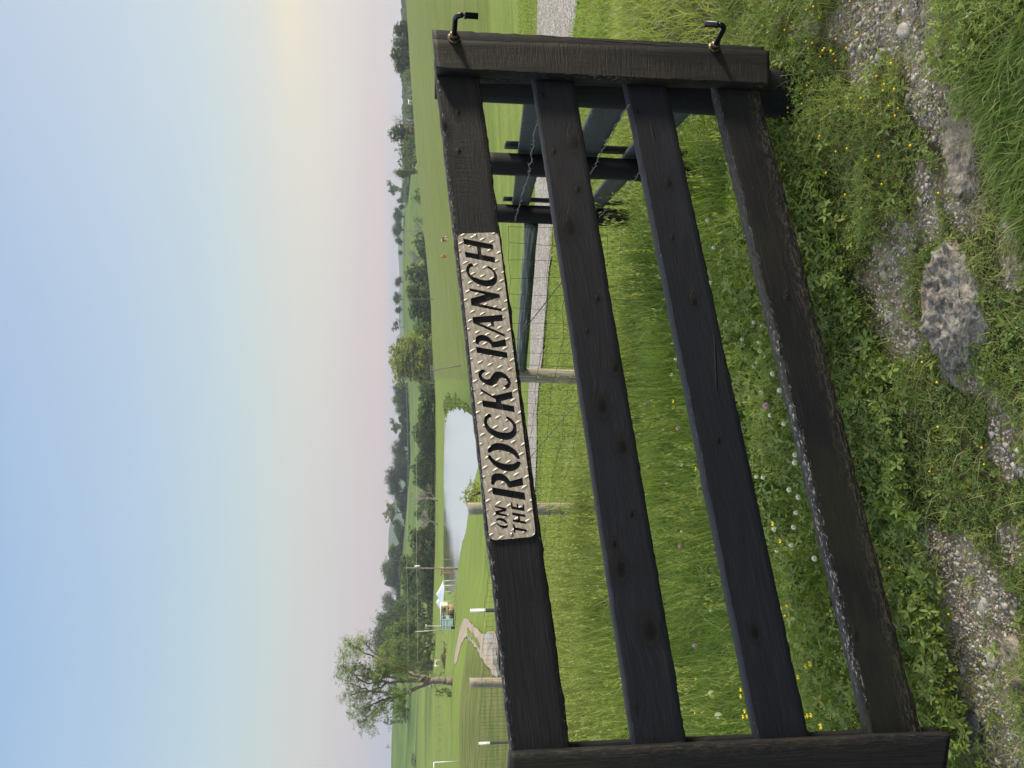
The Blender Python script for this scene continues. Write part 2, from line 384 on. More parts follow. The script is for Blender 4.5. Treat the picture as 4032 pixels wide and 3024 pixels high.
hill = t.mix(t.math('MULTIPLY', t.step(tuss, .48, .66), .4), hill, (.07, .115, .025, 1))
col = t.mix(t.attr('hill'), col, hill)
rough = t.mix(t.step(tuss, .38, .64), (.085, .12, .027, 1), (.165, .165, .062, 1))
col = t.mix(t.attr('rough'), col, rough)
soil = t.mix(t.step(n2, .35, .65), (.105, .08, .055, 1), (.25, .21, .165, 1)); soil = t.mix(t.step(n3, .45, .7), soil, (.30, .27, .23, 1))
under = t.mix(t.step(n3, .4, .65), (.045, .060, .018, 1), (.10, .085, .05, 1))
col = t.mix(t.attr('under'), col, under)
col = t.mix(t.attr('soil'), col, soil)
t.put(t.p.inputs['Base Color'], col); t.p.inputs['Roughness'].default_value = .95; t.p.inputs['Specular IOR Level'].default_value = .1
bump(t, t.math('ADD', t.math('MULTIPLY', n2, 2.0), t.math('ADD', n3, t.math('MULTIPLY', tuss, 6))), .6, .03)
GROUND = m
# bare gravelly patches of the worn strip beside the gate (ground positions)
BARE = []
for (yc, xc, ry, rx) in [(35, 1885, 85, 62), (130, 1870, 45, 30), (655, 1935, 105, 42), (730, 1960, 60, 34), (262, 1747, 26, 16), (395, 2000, 40, 20), (330, 2080, 75, 45), (590, 1920, 60, 24),
                         (1215, 2040, 60, 55), (1300, 2110, 110, 75), (1450, 2150, 160, 70), (1590, 2140, 110, 62), (1180, 2190, 60, 40), (1610, 2200, 90, 60), (520, 1960, 36, 26), (165, 1990, 70, 30), (80, 1730, 40, 22), (60, 1990, 90, 34), (240, 2035, 70, 34), (430, 2090, 70, 46), (490, 2010, 50, 30), (800, 2090, 60, 30), (960, 2170, 70, 30), (560, 2180, 90, 24)]:
    c = hit(xc*1.8228, yc*1.8228); a = hit(xc*1.8228, (yc-ry)*1.8228); b = hit((xc-rx)*1.8228, yc*1.8228)
    BARE.append((c[0], c[1], max(.04, abs(a[0]-c[0])), max(.04, np.hypot(b[0]-c[0], b[1]-c[1]))))
def bare(x, y):
    s = np.zeros_like(x)
    for cx, cy, rx, ry in BARE: s = np.maximum(s, np.exp(-(((x-cx)/rx)**2+((y-cy)/ry)**2)*.9))
    s = s*1.0 + (fbm(x*9, y*9, 4, 31)-.5)*.85 + .17*sstep(fbm(x*4+7, y*4, 2, 36), .42, .65)
    s = s * (1-sstep(y, 3.0, 3.4))
    return sstep(s, .34, .56)
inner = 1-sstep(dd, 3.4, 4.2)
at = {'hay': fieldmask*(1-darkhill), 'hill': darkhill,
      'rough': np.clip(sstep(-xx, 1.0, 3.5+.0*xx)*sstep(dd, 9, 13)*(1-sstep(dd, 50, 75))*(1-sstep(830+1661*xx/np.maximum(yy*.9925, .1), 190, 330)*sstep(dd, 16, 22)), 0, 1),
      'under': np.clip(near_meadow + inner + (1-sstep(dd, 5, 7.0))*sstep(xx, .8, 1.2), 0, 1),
      'soil': bare(xx, yy)}
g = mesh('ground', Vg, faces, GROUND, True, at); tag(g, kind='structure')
g['label'] = 'rolling green farmland with mown field, lawn and rough meadow'

# --- sheets on the ground
def sheet(name, pix, mat, dz, res=.5, world=None, jit=.0, seed=0, label=None, sub=None):
    P = np.array([hit(x, y)[:2] for x, y in pix]) if world is None else np.array(world, float)
    # densify the outline, roughen it, triangulate on a grid clipped to the outline
    for _ in range(2):
        nx_ = np.roll(P, -1, 0); P = np.stack([P*.75+nx_*.25, P*.25+nx_*.75], 1).reshape(-1, 2)
    Q = []
    for i in range(len(P)):
        a, b = P[i], P[(i+1) % len(P)]; n = max(1, int(np.linalg.norm(b-a)/res))
        for k in range(n): Q.append(a+(b-a)*k/n)
    Q = np.array(Q); nx = (fbm(Q[:, 0]*1.1/res*.5, Q[:, 1]*1.1/res*.5, 3, seed)-.5)*jit*2; ny = (fbm(Q[:, 0]*1.3/res*.5+9, Q[:, 1]*1.1/res*.5, 3, seed+4)-.5)*jit*2
    Q = Q+np.stack([nx, ny], 1)
    bm = bmesh.new(); vs = [bm.verts.new((q[0], q[1], 0)) for q in Q]; bm.faces.new(vs)
    bmesh.ops.triangulate(bm, faces=bm.faces[:])
    x0, y0 = Q.min(0); x1, y1 = Q.max(0)
    for i in range(1, int((x1-x0)/res)+1): bmesh.ops.bisect_plane(bm, geom=bm.verts[:]+bm.edges[:]+bm.faces[:], plane_co=(x0+i*res, 0, 0), plane_no=(1, 0, 0))
    for i in range(1, int((y1-y0)/res)+1): bmesh.ops.bisect_plane(bm, geom=bm.verts[:]+bm.edges[:]+bm.faces[:], plane_co=(0, y0+i*res, 0), plane_no=(0, 1, 0))
    co = np.array([v.co[:] for v in bm.verts]); z = H(co[:, 0], co[:, 1])+dz
    for v, zz_ in zip(bm.verts, z): v.co.z = zz_
    for f in bm.faces:
        if f.normal.z < 0: f.normal_flip()
        f.smooth = True
    me = bpy.data.meshes.new(name); bm.to_mesh(me); bm.free(); me.materials.append(mat)
    o = bpy.data.objects.new(name, me); COL.objects.link(o); tag(o, label, kind='structure'); return o
m, t = material('gravel_surface')
geo = t.add('ShaderNodeNewGeometry').outputs['Position']
v1 = t.vor(geo, 26, 'F1', 1); v0 = t.vor(geo, 26); n = t.noise(geo, 1.2, 5, .65); n4 = t.noise(geo, 90, 2)
sep = t.add('ShaderNodeSeparateColor'); t.put(sep.inputs[0], v1)
c = t.ramp(sep.outputs[0], [(0, (.20, .18, .16)), (.4, (.34, .31, .28)), (.75, (.46, .43, .40)), (1, (.62, .60, .58))])
c = t.mix(t.math('MULTIPLY', t.step(n, .5, .68), .6), c, (.30, .24, .18, 1))
c = t.mix(t.math('MULTIPLY', t.step(v0, .3, .6), .45), c, (.14, .12, .10, 1))
t.put(t.p.inputs['Base Color'], c); t.p.inputs['Roughness'].default_value = .9; bump(t, t.math('SUBTRACT', n4, t.math('MULTIPLY', v0, 3)), .8, .015)
GRAVEL = m
sheet('gravel_road', None, GRAVEL, .03, .4, world=[(12, 4.2), (7.5, 6.4), (4.6, 8.9), (2.0, 11.6), (-.4, 13.0), (-2.6, 13.7), (-6, 14.4), (-6, 15.0), (-2.5, 14.9), (-.6, 14.7), (2.4, 14.1), (4.6, 13.6), (7.6, 12.9), (13, 10.0)], jit=.25, seed=3, label='pale gravel farm road crossing behind the board fence')
m, t = material('dirt_track_surface')
geo = t.add('ShaderNodeNewGeometry').outputs['Position']; n = t.noise(geo, .6, 6, .7); n2 = t.noise(geo, 8, 4, .7)
c = t.ramp(n, [(.3, (.20, .155, .105)), (.55, (.33, .275, .21)), (.75, (.42, .37, .31))]); c = t.mix(t.math('MULTIPLY', t.step(n2, .45, .7), .3), c, (.18, .13, .09, 1))
t.put(t.p.inputs['Base Color'], c); t.p.inputs['Roughness'].default_value = .85; bump(t, n2, .5, .03)
TRACK = m
def z5(X, Y): return (1300+X/2.659, 2400+Y/2.659)
trk = [z5(*p) for p in [(1770, 250), (1690, 215), (1600, 270), (1560, 210), (1500, 150), (1440, 95), (1400, 90), (1375, 160), (1350, 260), (1325, 380), (1305, 470), (1300, 575), (1325, 575), (1345, 470), (1380, 340), (1430, 275), (1480, 310), (1530, 400), (1600, 500), (1660, 590), (1730, 690), (1790, 720)]]
sheet('dirt_track', trk, TRACK, .05, .7, jit=.12, seed=9, label='brown dirt track curving down from the puddled corner towards the trailer')
gi = [z5(*p) for p in [(1440, 185), (1470, 200), (1540, 290), (1590, 380), (1560, 385), (1500, 290), (1440, 215)]]
sheet('ground_grass_island', gi, GROUND, .09, .7, jit=.12, seed=5, label='green grassy strip in the middle of the dirt track')
m, t = material('puddle_water'); t.p.inputs['Base Color'].default_value = (.75, .76, .76, 1); t.p.inputs['Metallic'].default_value = .8; t.p.inputs['Roughness'].default_value = .08; t.p.inputs['Specular IOR Level'].default_value = .8
PUD = m
for k, pp in enumerate([[(1680, 300), (1700, 255), (1745, 250), (1765, 290), (1765, 350), (1700, 345)], [(1745, 400), (1770, 390), (1775, 520), (1785, 600), (1792, 680), (1770, 660), (1750, 560)], [(1458, 290), (1470, 275), (1490, 290), (1495, 325), (1475, 320)]]):
    P = np.array([hit(*z5(*p))[:2] for p in pp]); zc = H(P[:, 0], P[:, 1]).max()+.06
    Q = []
    for i in range(len(P)):
        a, b = P[i], P[(i+1) % len(P)]
        for s in np.linspace(0, 1, 8)[:-1]: Q.append(a+(b-a)*s+RNG.normal(0, .06, 2))
    Q = np.array(Q); o = mesh('puddle', np.column_stack([Q, np.full(len(Q), float(H(Q[:, 0], Q[:, 1]).mean())+.09)]), [list(range(len(Q)))], PUD)
    tag(o, ['rain puddle at the muddy corner of the dirt track, seen through the mesh', 'long thin puddle just above the top rail of the gate', 'small round puddle further up the dirt track'][k], kind='structure')
# lake
m, t = material('lake_water'); geo = t.add('ShaderNodeNewGeometry').outputs['Position']
t.p.inputs['Base Color'].default_value = (.10, .12, .12, 1); t.p.inputs['Roughness'].default_value = .03; t.p.inputs['Specular IOR Level'].default_value = 1.0; t.p.inputs['IOR'].default_value = 1.6
sxl = t.add('ShaderNodeSeparateXYZ'); t.put(sxl.inputs[0], geo)
ruf = t.step(t.math('ADD', sxl.outputs[0], t.math('MULTIPLY', t.noise(geo, .05, 3), 14)), -38, -20)
t.put(t.p.inputs['Roughness'], t.math('ADD', .03, t.math('MULTIPLY', ruf, .22)))
t.p.inputs['Base Color'].default_value = (.97, .97, .96, 1); t.p.inputs['Metallic'].default_value = .96
bump(t, t.noise(t.scl(geo, (.5, 1.5, 1)), 2.6, 4), .25, .05)
LAKE_Z = -6.5
a = [(x, y, LAKE_Z) for x, y in [(-105, 70), (5, 70), (12, 150), (14, 250), (-100, 250), (-130, 180)]]
o = mesh('lake_water', a, [list(range(len(a)))], m); tag(o, 'still pale farm lake reflecting the evening sky and trees', kind='structure')

# distant blue hills
th = np.radians(np.linspace(-80, 80, 260)); P = []
for k, (d0, hf) in enumerate([(1150, 0), (1300, .5), (1500, 1.0), (1700, .8), (1900, .2)]):
    top = 26+34*(fbm(th*6+3, th*0, 4, 44)-.5)+24*np.exp(-((np.degrees(th)+11.5)/3.5)**2)
    P.append(np.stack([d0*np.sin(th), d0*np.cos(th), 8+hf*top], 1))
P = np.array(P); n = len(th); F_ = [[r*n+i, r*n+i+1, (r+1)*n+i+1, (r+1)*n+i] for r in range(4) for i in range(n-1)]
o = mesh('distant_hills', P.reshape(-1, 3), F_, simple('distant_woods_surface', (.05, .085, .035), .95, 0, .01, .3, 0), True)
tag(o, 'low blue wooded hills on the horizon', kind='structure')
# ------------------------------------------------------------------ the gate
PSI = math.radians(16.7); GD = np.array([math.cos(PSI), math.sin(PSI), 0]); GN = np.array([-math.sin(PSI), math.cos(PSI), 0])
_d = ray(1719, 268); GP = CAM + _d*(2.55/_d[1])
def gp(x, y, dep=0.): return onplane(x, y, GP+GN*dep, GN)
def nz1(n, sc, amp, seed):
    r = np.random.default_rng(seed); k = max(4, int(n*sc)); return np.interp(np.linspace(0, k-1, n), np.arange(k), r.normal(0, amp, k))
def beam(name, parent, mat, C4, dvec, thick, nl=60, nw=8, ch=.004, jit=.0012, seed=0, origin=None, uvoff=(0, 0), swap=False, edge_top=1., edge_bot=.3):
    TL, TR, BR, BL = [np.asarray(c, float) for c in C4]
    L = np.linalg.norm((TR+BR-TL-BL)/2); Wd = np.linalg.norm((BL+BR-TL-TR)/2); c = ch/Wd
    ring = [(a, 0, 0) for a in np.linspace(c, 1-c, nw)] + [(1, ch, 0), (1, thick*.5, 0), (1, thick-ch, 0)] + [(a, thick, 0) for a in np.linspace(1-c, c, 4)] + [(0, thick-ch, 1), (0, thick*.5, 1), (0, ch, 1)]
    ring = np.array([(r[0], r[1]) for r in ring]); m_ = len(ring)
    per = [0]
    for i in range(1, m_+1):
        p, q = ring[i-1], ring[i % m_]; per.append(per[-1]+math.hypot((q[0]-p[0])*Wd, q[1]-p[1]))
    J = [nz1(nl, .8, jit, seed*7+k) for k in range(4)]; J2 = [nz1(nl, .12, jit*.5, seed*7+k+20) for k in range(2)]
    Vs = []; UV = []; ED = []; LOW = []
    for i in range(nl):
        s = i/(nl-1); T = TL+(TR-TL)*s; B = BL+(BR-BL)*s; ax = (B-T); axn = ax/np.linalg.norm(ax)
        for k in range(m_+1):
            a, dp = ring[k % m_]
            p = T+ax*a+dvec*dp
            if a <= c*1.01: p = p+axn*(J[0][i]*(1 if dp < thick*.3 else .5)+J2[0][i]); 
            if a >= 1-c*1.01: p = p+axn*(J[1][i]*(1 if dp < thick*.3 else .5)+J2[1][i])
            Vs.append(p); u_ = (s*L+uvoff[0], per[k]+uvoff[1]); UV.append((u_[0], u_[1]))
            e = 0.
            if k in (0, m_) or k == m_-1: e = edge_top
            elif k == m_-2: e = edge_top*.8
            elif k in (nw-1, nw): e = edge_bot
            ED.append(e); LOW.append(float(sstep(np.array(a), .55, 1.0)) if dp < thick*.4 else .4)
    mm = m_+1
    Fs = [[i*mm+k, i*mm+k+1, (i+1)*mm+k+1, (i+1)*mm+k] for i in range(nl-1) for k in range(m_)]
    Fs = [f[::-1] for f in Fs]
    Fs += [list(range(m_)), [(nl-1)*mm+k for k in range(m_)][::-1]]
    return mesh(name, Vs, Fs, mat, False, {'edge': ED, 'low': LOW}, UV, parent, origin if origin is not None else np.array(parent.location[:]))

gl = CAM+ray(3200, 1500)*2.3
GO = np.array([0.0, 2.2, float(H(0, 2.2))])
gate = empty('wooden_gate', GO, 'black stained four-rail wooden gate carrying a diamond-plate name sign', 'gate')
RP = {'a': [(1717, 297), (2012, 2964), (2248, 2960), (1889, 307)], 'b': [(2102, 318), (2498, 2944), (2708, 2926), (2262, 325)],
      'c': [(2465, 336), (2986, 2914), (3190, 2914), (2631, 354)], 'd': [(2820, 354), (3435, 2900), (3630, 2885), (3000, 390)]}
KPX = {'a': [(957, 268, .020), (990, 322, .013), (990, 238, .012)], 'b': [(1237, 300, .028), (1196, 326, .010), (1247, 405, .014), (1227, 487, .030), (1290, 640, .011), (1268, 713, .008), (1326, 787, .017), (1297, 872, .024), (1340, 958, .022), (1325, 1172, .012), (1337, 1225, .022), (1362, 1105, .009), (1400, 1356, .026), (1172, 205, .012)],
       'c': [(1442, 387, .018), (1452, 508, .009), (1497, 642, .015), (1550, 945, .010), (1627, 1358, .018), (1376, 240, .008)], 'd': [(1700, 640, .010)]}
def kuv(k):
    TR_, TL_, BL_, BR_ = [gp(*p) for p in RP[k]]; d_ = (TR_-TL_); L0 = np.linalg.norm(d_); d_ = d_/L0; u0 = {'a': .3, 'b': 2.1, 'c': 5.5, 'd': 8.2}[k]; r_ = []
    for X_, Y_, q in KPX[k]:
        P = gp(X_*1.8228, Y_*1.8228); u_ = (P-TL_) @ d_; top = TL_+d_*u_; r_.append((u0+u_+.045*L0, np.linalg.norm(P-top)-.004, q))
    return r_
rmats = {'a': board_mat('rough_sawn_rail_wood', .35, .75, .75, 0, 1.3, .35, (.020, .0195, .022), .1, 1.3+1.3*3.7, fade=5.71, kn=kuv('a')), 'b': board_mat('black_rail_wood', .38, .10, .10, 0, 4.1, 1.0, (.0195, .021, .029), .12, fade=18.17, kn=kuv('b')),
         'c': board_mat('black_rail_wood_knotty', .16, .15, .25, 0, 7.9, .9, (.0165, .019, .027), .3, fade=35.63, kn=kuv('c')), 'd': board_mat('weathered_bottom_rail_wood', .30, .25, .85, 1., 5.2, .3, (.014, .0145, .017), .9, fade=28.34, wearx=28.59, kn=kuv('d'))}
rlab = {'a': 'rough sawn top rail with chipped upper edge', 'b': 'smooth black second rail with dark knots', 'c': 'blue-black third rail', 'd': 'weathered bottom rail with flaking upper edge and tan mould specks'}
for k, (TR_, TL_, BL_, BR_) in RP.items():
    q = [gp(*p) for p in (TL_, TR_, BR_, BL_)]
    ex = (q[1]-q[0])*.045; ex2 = (q[1]-q[0])*.03
    q = [q[0]-ex, q[1]+ex2, q[2]+ex2, q[3]-ex]      # the rail runs on behind both uprights
    o = beam('rail', gate, rmats[k], q, GN, .040 if k != 'd' else .046, 150, 9, .0045, {'a': .0014, 'b': .0010, 'c': .0010, 'd': .0020}[k], ord(k), uvoff=({'a': 0.3, 'b': 2.1, 'c': 5.5, 'd': 8.2}[k], 0), edge_top={'a': 1, 'b': .5, 'c': .75, 'd': 1.}[k], edge_bot={'a': .7, 'b': .25, 'c': .25, 'd': .5}[k])
    o['label'] = rlab[k]
stm = board_mat('brown_black_stile_wood', .55, .8, .35, 0, 2.2, .15, (.015, .0145, .0145), .15, k=.44, gw=.35)
stm2 = board_mat('black_stile_wood', .35, .3, .3, 0, 6.4, .3, (.012, .014, .019), .3)
T_ = .041
def stile(name, px, dep, thick, mat, seed, **kw):
    q = [gp(x, y, dep) for x, y in px]     # given as TL,TR,BR,BL on the picture; the board runs downwards
    return beam(name, gate, mat, [q[3], q[0], q[1], q[2]], GN, thick, 80, 7, .004, .0012, seed, uvoff=(seed*1.7, 0), **kw)
o = stile('stile', [(1719, 268), (1706, 152), (3030, 196), (3032, 331)], -T_, T_-.001, stm, 11); o['label'] = 'brown rough sawn front upright at the hinge end'
o = stile('stile', [(1722, 300), (1702, 114), (3008, 181), (3012, 330)], .0415, .036, stm2, 12); o['label'] = 'black rear upright at the hinge end'
o = stile('stile', [(1995, 3150), (2009, 2964), (3745, 2883), (3720, 3075)], -T_, T_-.001, board_mat('black_latch_stile_wood', .30, .2, .3, .25, 8.8, .25, (.0135, .0155, .019), .5), 13, edge_top=.3)
o['label'] = 'black front upright at the latch end'
o = stile('stile', [(2000, 3080), (2012, 2938), (3700, 2866), (3690, 3010)], .0415, .036, stm2, 14, edge_top=.2); o['label'] = 'black rear upright at the latch end'

# hinge pins: threaded L bolts through the hinge upright
MET = simple('black_iron', (.014, .016, .022), .36, .55, 60, .4, .25, .0008)
ZINC = simple('zinc_screw_metal', (.45, .50, .52), .3, .9, 80, .2, .1, .0005)
BRS = simple('worn_washer_metal', (.12, .085, .045), .4, .6, 90, .5, .2, .0005)
def lbolt(px, up):
    b = gp(*px, -T_); o_ = b-GO
    r = .0088; out = -GN; bend = []
    L1 = .104
    pts = [b+out*x for x in np.linspace(-.02, L1-.022, 8)]
    v = np.array([0, 0, 1. if up else -1.])
    for a in np.linspace(0, math.pi/2, 8)[1:]: pts.append(b+out*(L1-.022)+.022*(math.sin(a)*out+(1-math.cos(a))*v))
    tip = pts[-1]; pts += [tip+v*x for x in (.008, .02, .046)]
    V1, F1 = tube(pts, [r]*len(pts), 14)
    o = mesh('hinge_bolt', V1, F1, MET, True, None, None, gate, GO); o['label'] = 'L-shaped hinge pin turned '+('up' if up else 'down')
    Vp, Fp = tube([tip+v*.006, tip+v*.012, tip+v*.013, tip+v*.05], [r*1.28, r*1.28, r*1.12, r*1.12], 14)
    mesh('sleeve', Vp, Fp, MET, True, None, None, o, GO)
    w1, f1 = tube([b-GN*.0, b-GN*.003], [.021, .021], 20); s_ = mesh('washer', w1, f1, BRS, False, None, None, o, GO)
    w2, f2 = tube([b-GN*.0031, b-GN*.013], [.0165, .0165], 6); mesh('nut', w2, f2, MET, False, None, None, o, GO)
    w3, f3 = tube([b-GN*.0131, b-GN*.018], [.0145, .0145], 20); mesh('collar', w3, f3, BRS, False, None, None, o, GO)
lbolt((1787, 150), False); lbolt((2812, 186), True)

# ------------------------------------------------------------------ the sign
def zl(o, pts): return [(o[0]+x/8.296, o[1]+y/8.296) for x, y in pts]
r1, r2, r3, r4, r5, r6, r7 = (1780, 900), (1800, 1090), (1820, 1280), (1840, 1440), (1860, 1600), (1880, 1780), (1900, 1950)
LET = [
 zl(r1, [(350, 325), (1330, 518), (1358, 700), (940, 630), (965, 858), (1395, 940), (1418, 1132), (440, 938), (408, 755), (835, 838), (812, 605), (395, 520)]),
 zl(r1, [(640, 1130), (720, 1235), (650, 1250), (600, 1275), (568, 1340), (560, 1430), (590, 1490), (640, 1545), (720, 1600)]) + zl(r2, [(620, 25), (700, 65), (800, 95), (950, 120), (1080, 100), (1160, 62), (1205, 10)]) + zl(r1, [(1370, 1580), (1375, 1510), (1350, 1440), (1270, 1360), (1150, 1290), (1148, 1265), (1190, 1230), (1270, 1270), (1380, 1370), (1450, 1480), (1485, 1600)]) + zl(r2, [(1315, 50), (1310, 140), (1260, 230), (1180, 300), (1080, 325), (980, 330), (850, 310), (700, 260), (560, 180), (450, 90), (370, 0)]) + zl(r1, [(490, 1490), (458, 1390), (460, 1300), (490, 1220), (550, 1160)]),
 zl(r2, [(388, 375), (1388, 570), (1405, 680), (728, 885), (1450, 1050), (1468, 1142), (458, 940), (440, 715), (905, 580), (405, 465)]),
 zl(r2, [(500, 1320), (1475, 1238), (1498, 1445), (1200, 1475), (1216, 1661), (1111, 1606), (1090, 1490), (740, 1515)]) + zl(r3, [(1385, 303), (1405, 395)]) + zl(r3, [(480, 0)]) + zl(r2, [(525, 1515)]),
 zl(r3, [(555, 650), (545, 595), (575, 545), (650, 520), (750, 530), (850, 570), (910, 610), (940, 660), (965, 740), (1150, 735), (1445, 685), (1412, 460), (1090, 540), (1000, 545), (940, 460), (860, 385), (760, 335), (650, 315), (540, 330), (460, 380), (430, 450), (428, 530), (445, 600), (480, 640)]),
 zl(r3, [(443, 708), (1465, 895), (1492, 1095), (480, 912)]),
 zl(r4, [(525, 115), (620, 195), (560, 215), (500, 255), (472, 310), (490, 370), (560, 430), (640, 455), (710, 440), (760, 390), (820, 300), (890, 220), (960, 190), (1050, 190), (1150, 215), (1260, 290), (1350, 380), (1410, 480), (1430, 570), (1410, 660), (1370, 720), (1290, 770), (1185, 655), (1260, 630), (1305, 590), (1320, 540), (1290, 470), (1220, 420), (1130, 398), (1060, 430), (1000, 510), (950, 590), (890, 640), (820, 662), (720, 655), (600, 610), (500, 550), (410, 460), (370, 370), (360, 280), (380, 200), (440, 140)]),
 zl(r4, [(432, 752), (840, 990), (1460, 840), (1492, 1065), (1110, 1165), (1115, 1235), (1528, 1325), (1548, 1528), (510, 1340), (480, 1128), (925, 1190), (930, 1130), (880, 1080), (455, 850)]),
 zl(r5, [(550, 228), (645, 325), (560, 375), (500, 435), (480, 520), (510, 600), (580, 690), (700, 770), (860, 830), (1000, 855), (1130, 860), (1240, 835), (1310, 770), (1330, 680), (1310, 590), (1240, 500), (1098, 405), (1095, 380), (1140, 325), (1250, 390), (1350, 490), (1420, 600), (1452, 740), (1448, 870), (1410, 960), (1330, 1030), (1240, 1080), (1120, 1105), (980, 1095), (820, 1045), (650, 960), (500, 840), (420, 700), (380, 580), (375, 450), (410, 340), (480, 270)]),
 zl(r5, [(495, 1515), (605, 1515), (640, 1480), (720, 1450), (830, 1435), (960, 1440), (1080, 1470), (1200, 1510), (1330, 1580), (1410, 1650)]) + zl(r6, [(1300, 225), (1395, 235), (1370, 130), (1334, 67)]) + zl(r5, [(1420, 1440), (1310, 1350), (1180, 1270), (1050, 1225), (900, 1198), (770, 1200), (650, 1240), (560, 1320), (505, 1420)]),
 zl(r6, [(318, 92), (430, 108), (470, 180), (560, 260), (700, 330), (850, 380), (1000, 400), (1150, 390), (1240, 350), (1300, 300), (1410, 320), (1410, 390), (1370, 480), (1290, 560), (1190, 615), (1080, 638), (950, 630), (820, 600), (660, 520), (520, 420), (420, 310), (350, 190)]),
 zl(r6, [(460, 1070), (560, 1078), (568, 1010), (600, 960), (680, 928), (780, 935), (880, 975), (950, 1040), (985, 1110), (1010, 1150), (1050, 1175), (1505, 1085), (1470, 838), (1060, 955), (1010, 870), (920, 780), (820, 710), (700, 690), (580, 695), (500, 740), (450, 820), (440, 920), (445, 1010)]),
 zl(r6, [(468, 1150), (1540, 1330), (1578, 1575), (500, 1385)]),
 zl(r7, [(918, 238), (968, 238), (985, 360), (1115, 395), (1112, 280), (1162, 285), (1170, 395), (1300, 412), (1305, 300), (1352, 300), (1378, 525), (940, 450)]),
 zl(r7, [(955, 560), (1388, 635), (1400, 720), (1215, 685), (1238, 830), (1415, 858), (1430, 945), (1000, 870), (975, 790), (1145, 805), (1165, 760), (1150, 690), (970, 645)]),
 zl(r7, [(988, 948), (1040, 948), (1060, 1045), (1440, 1120), (1455, 1205), (1075, 1140), (1080, 1240), (1035, 1240)]),
 zl(r7, [(395, 340), (785, 425), (780, 525), (545, 575), (800, 635), (803, 710), (425, 635), (403, 525), (640, 470), (402, 388)]),
 zl(r7, [(435, 835), (470, 845), (510, 815), (580, 830), (660, 855), (760, 920), (828, 918), (790, 850), (720, 780), (620, 740), (520, 735), (455, 770)]),
 zl(r7, [(445, 905), (480, 900), (530, 945), (600, 980), (700, 990), (780, 975), (835, 985), (825, 1040), (770, 1080), (680, 1090), (590, 1055), (520, 1000), (470, 950)])]
SGC = gp(1950, 1520, -.0035)
def sgn(x, y): p = gp(x, y, -.0035)-SGC; return (float(p @ GD), float(p[2]))
hol = [[sgn(*p) for p in L_] for L_ in LET]
cor = [np.array(sgn(*p)) for p in [(1800, 922), (1963, 915), (2110, 2112), (1928, 2129)]]   # TR BR BL TL
out = []
for i in range(4):
    p, a, b = cor[i], cor[i-1], cor[(i+1) % 4]; da = (a-p)/np.linalg.norm(a-p); db = (b-p)/np.linalg.norm(b-p); r = .021
    for s in np.linspace(0, 1, 8): out.append(tuple(p+da*r*(1-s)**2+db*r*s**2))
cu = bpy.data.curves.new('sign_outline', 'CURVE'); cu.dimensions = '2D'; cu.fill_mode = 'BOTH'; cu.extrude = .0016
for poly in [out]+hol:
    sp = cu.splines.new('POLY'); sp.points.add(len(poly)-1); sp.use_cyclic_u = True
    for q, (a, b) in zip(sp.points, poly): q.co = (a, b, 0, 1)
oc = bpy.data.objects.new('sign_tmp', cu); COL.objects.link(oc)
me = bpy.data.meshes.new_from_object(oc.evaluated_get(bpy.context.evaluated_depsgraph_get())); bpy.data.objects.remove(oc)
pv = np.array([v.co[:] for v in me.vertices]); pf = [list(p.vertices) for p in me.polygons]
# raised lens-shaped treads
def inpoly(x, y, P):
    c = False; j = len(P)-1
    for i in range(len(P)):
        if (P[i][1] > y) != (P[j][1] > y) and x < (P[j][0]-P[i][0])*(y-P[i][1])/(P[j][1]-P[i][1])+P[i][0]: c = not c
        j = i
    return c
bb = [(min(p[0] for p in h)-.002, max(p[0] for p in h)+.002, min(p[1] for p in h)-.002, max(p[1] for p in h)+.002) for h in hol]
def solid(x, y):
    if not inpoly(x, y, out): return False
    for h, b in zip(hol, bb):
        if b[0] < x < b[1] and b[2] < y < b[3] and inpoly(x, y, h): return False
    return True
TV = []; TF = []; sl = math.radians(5.5); ca, sa = math.cos(sl), math.sin(sl)
# rows run parallel to the plate: pitch measured from the photograph
la = np.array([-math.cos(math.radians(15)), math.sin(math.radians(15))])*.0302; lb_ = np.array([-math.sin(math.radians(13)), -math.cos(math.radians(13))])*.0302
for i in range(-26, 27):
    for j in range(-26, 27):
      for ori in (0, 1):
        c = la*(i+.5*ori)+lb_*(j+.5*ori)
        if not inpoly(c[0], c[1], [(p[0]*1.02, p[1]*1.12) for p in out]): continue
        ang = math.atan2(-.863, .506) if ori == 0 else math.atan2(-.546, -.838)
        da = np.array([math.cos(ang), math.sin(ang)]); dn = np.array([-da[1], da[0]]); Ln = .0120; Wn = .0036
        base_i = len(TV); NU, NV = 12, 6
        for a in range(NU+1):
            uu = a/NU*2-1; wv = Wn*(1-uu*uu)**.9
            for b in range(NV+1):
                vv = b/NV*2-1; p = c+da*uu*Ln+dn*vv*wv; hz = .0016*(1-vv*vv)**.8*(1-uu**4)
                TV.append((p[0], p[1], .0016+hz-.0001))
        for a in range(NU):
            for b in range(NV):
                q = [base_i+a*(NV+1)+b, base_i+(a+1)*(NV+1)+b, base_i+(a+1)*(NV+1)+b+1, base_i+a*(NV+1)+b+1]
                cx = sum(TV[k][0] for k in q)/4; cy = sum(TV[k][1] for k in q)/4
                if solid(cx, cy): TF.append(q)
allV = np.vstack([pv, np.array(TV)]); allF = pf+[[k+len(pv) for k in q] for q in TF]
Wd = SGC+np.outer(allV[:, 0], GD)+np.outer(allV[:, 1], [0, 0, 1])+np.outer(allV[:, 2], -GN)
m, t = material('diamond_plate_metal')
tc = t.add('ShaderNodeTexCoord').outputs['Object']
n = t.noise(tc, 14, 5, .6); n2 = t.noise(tc, 160, 3, .7); sp = t.vor(tc, 95)
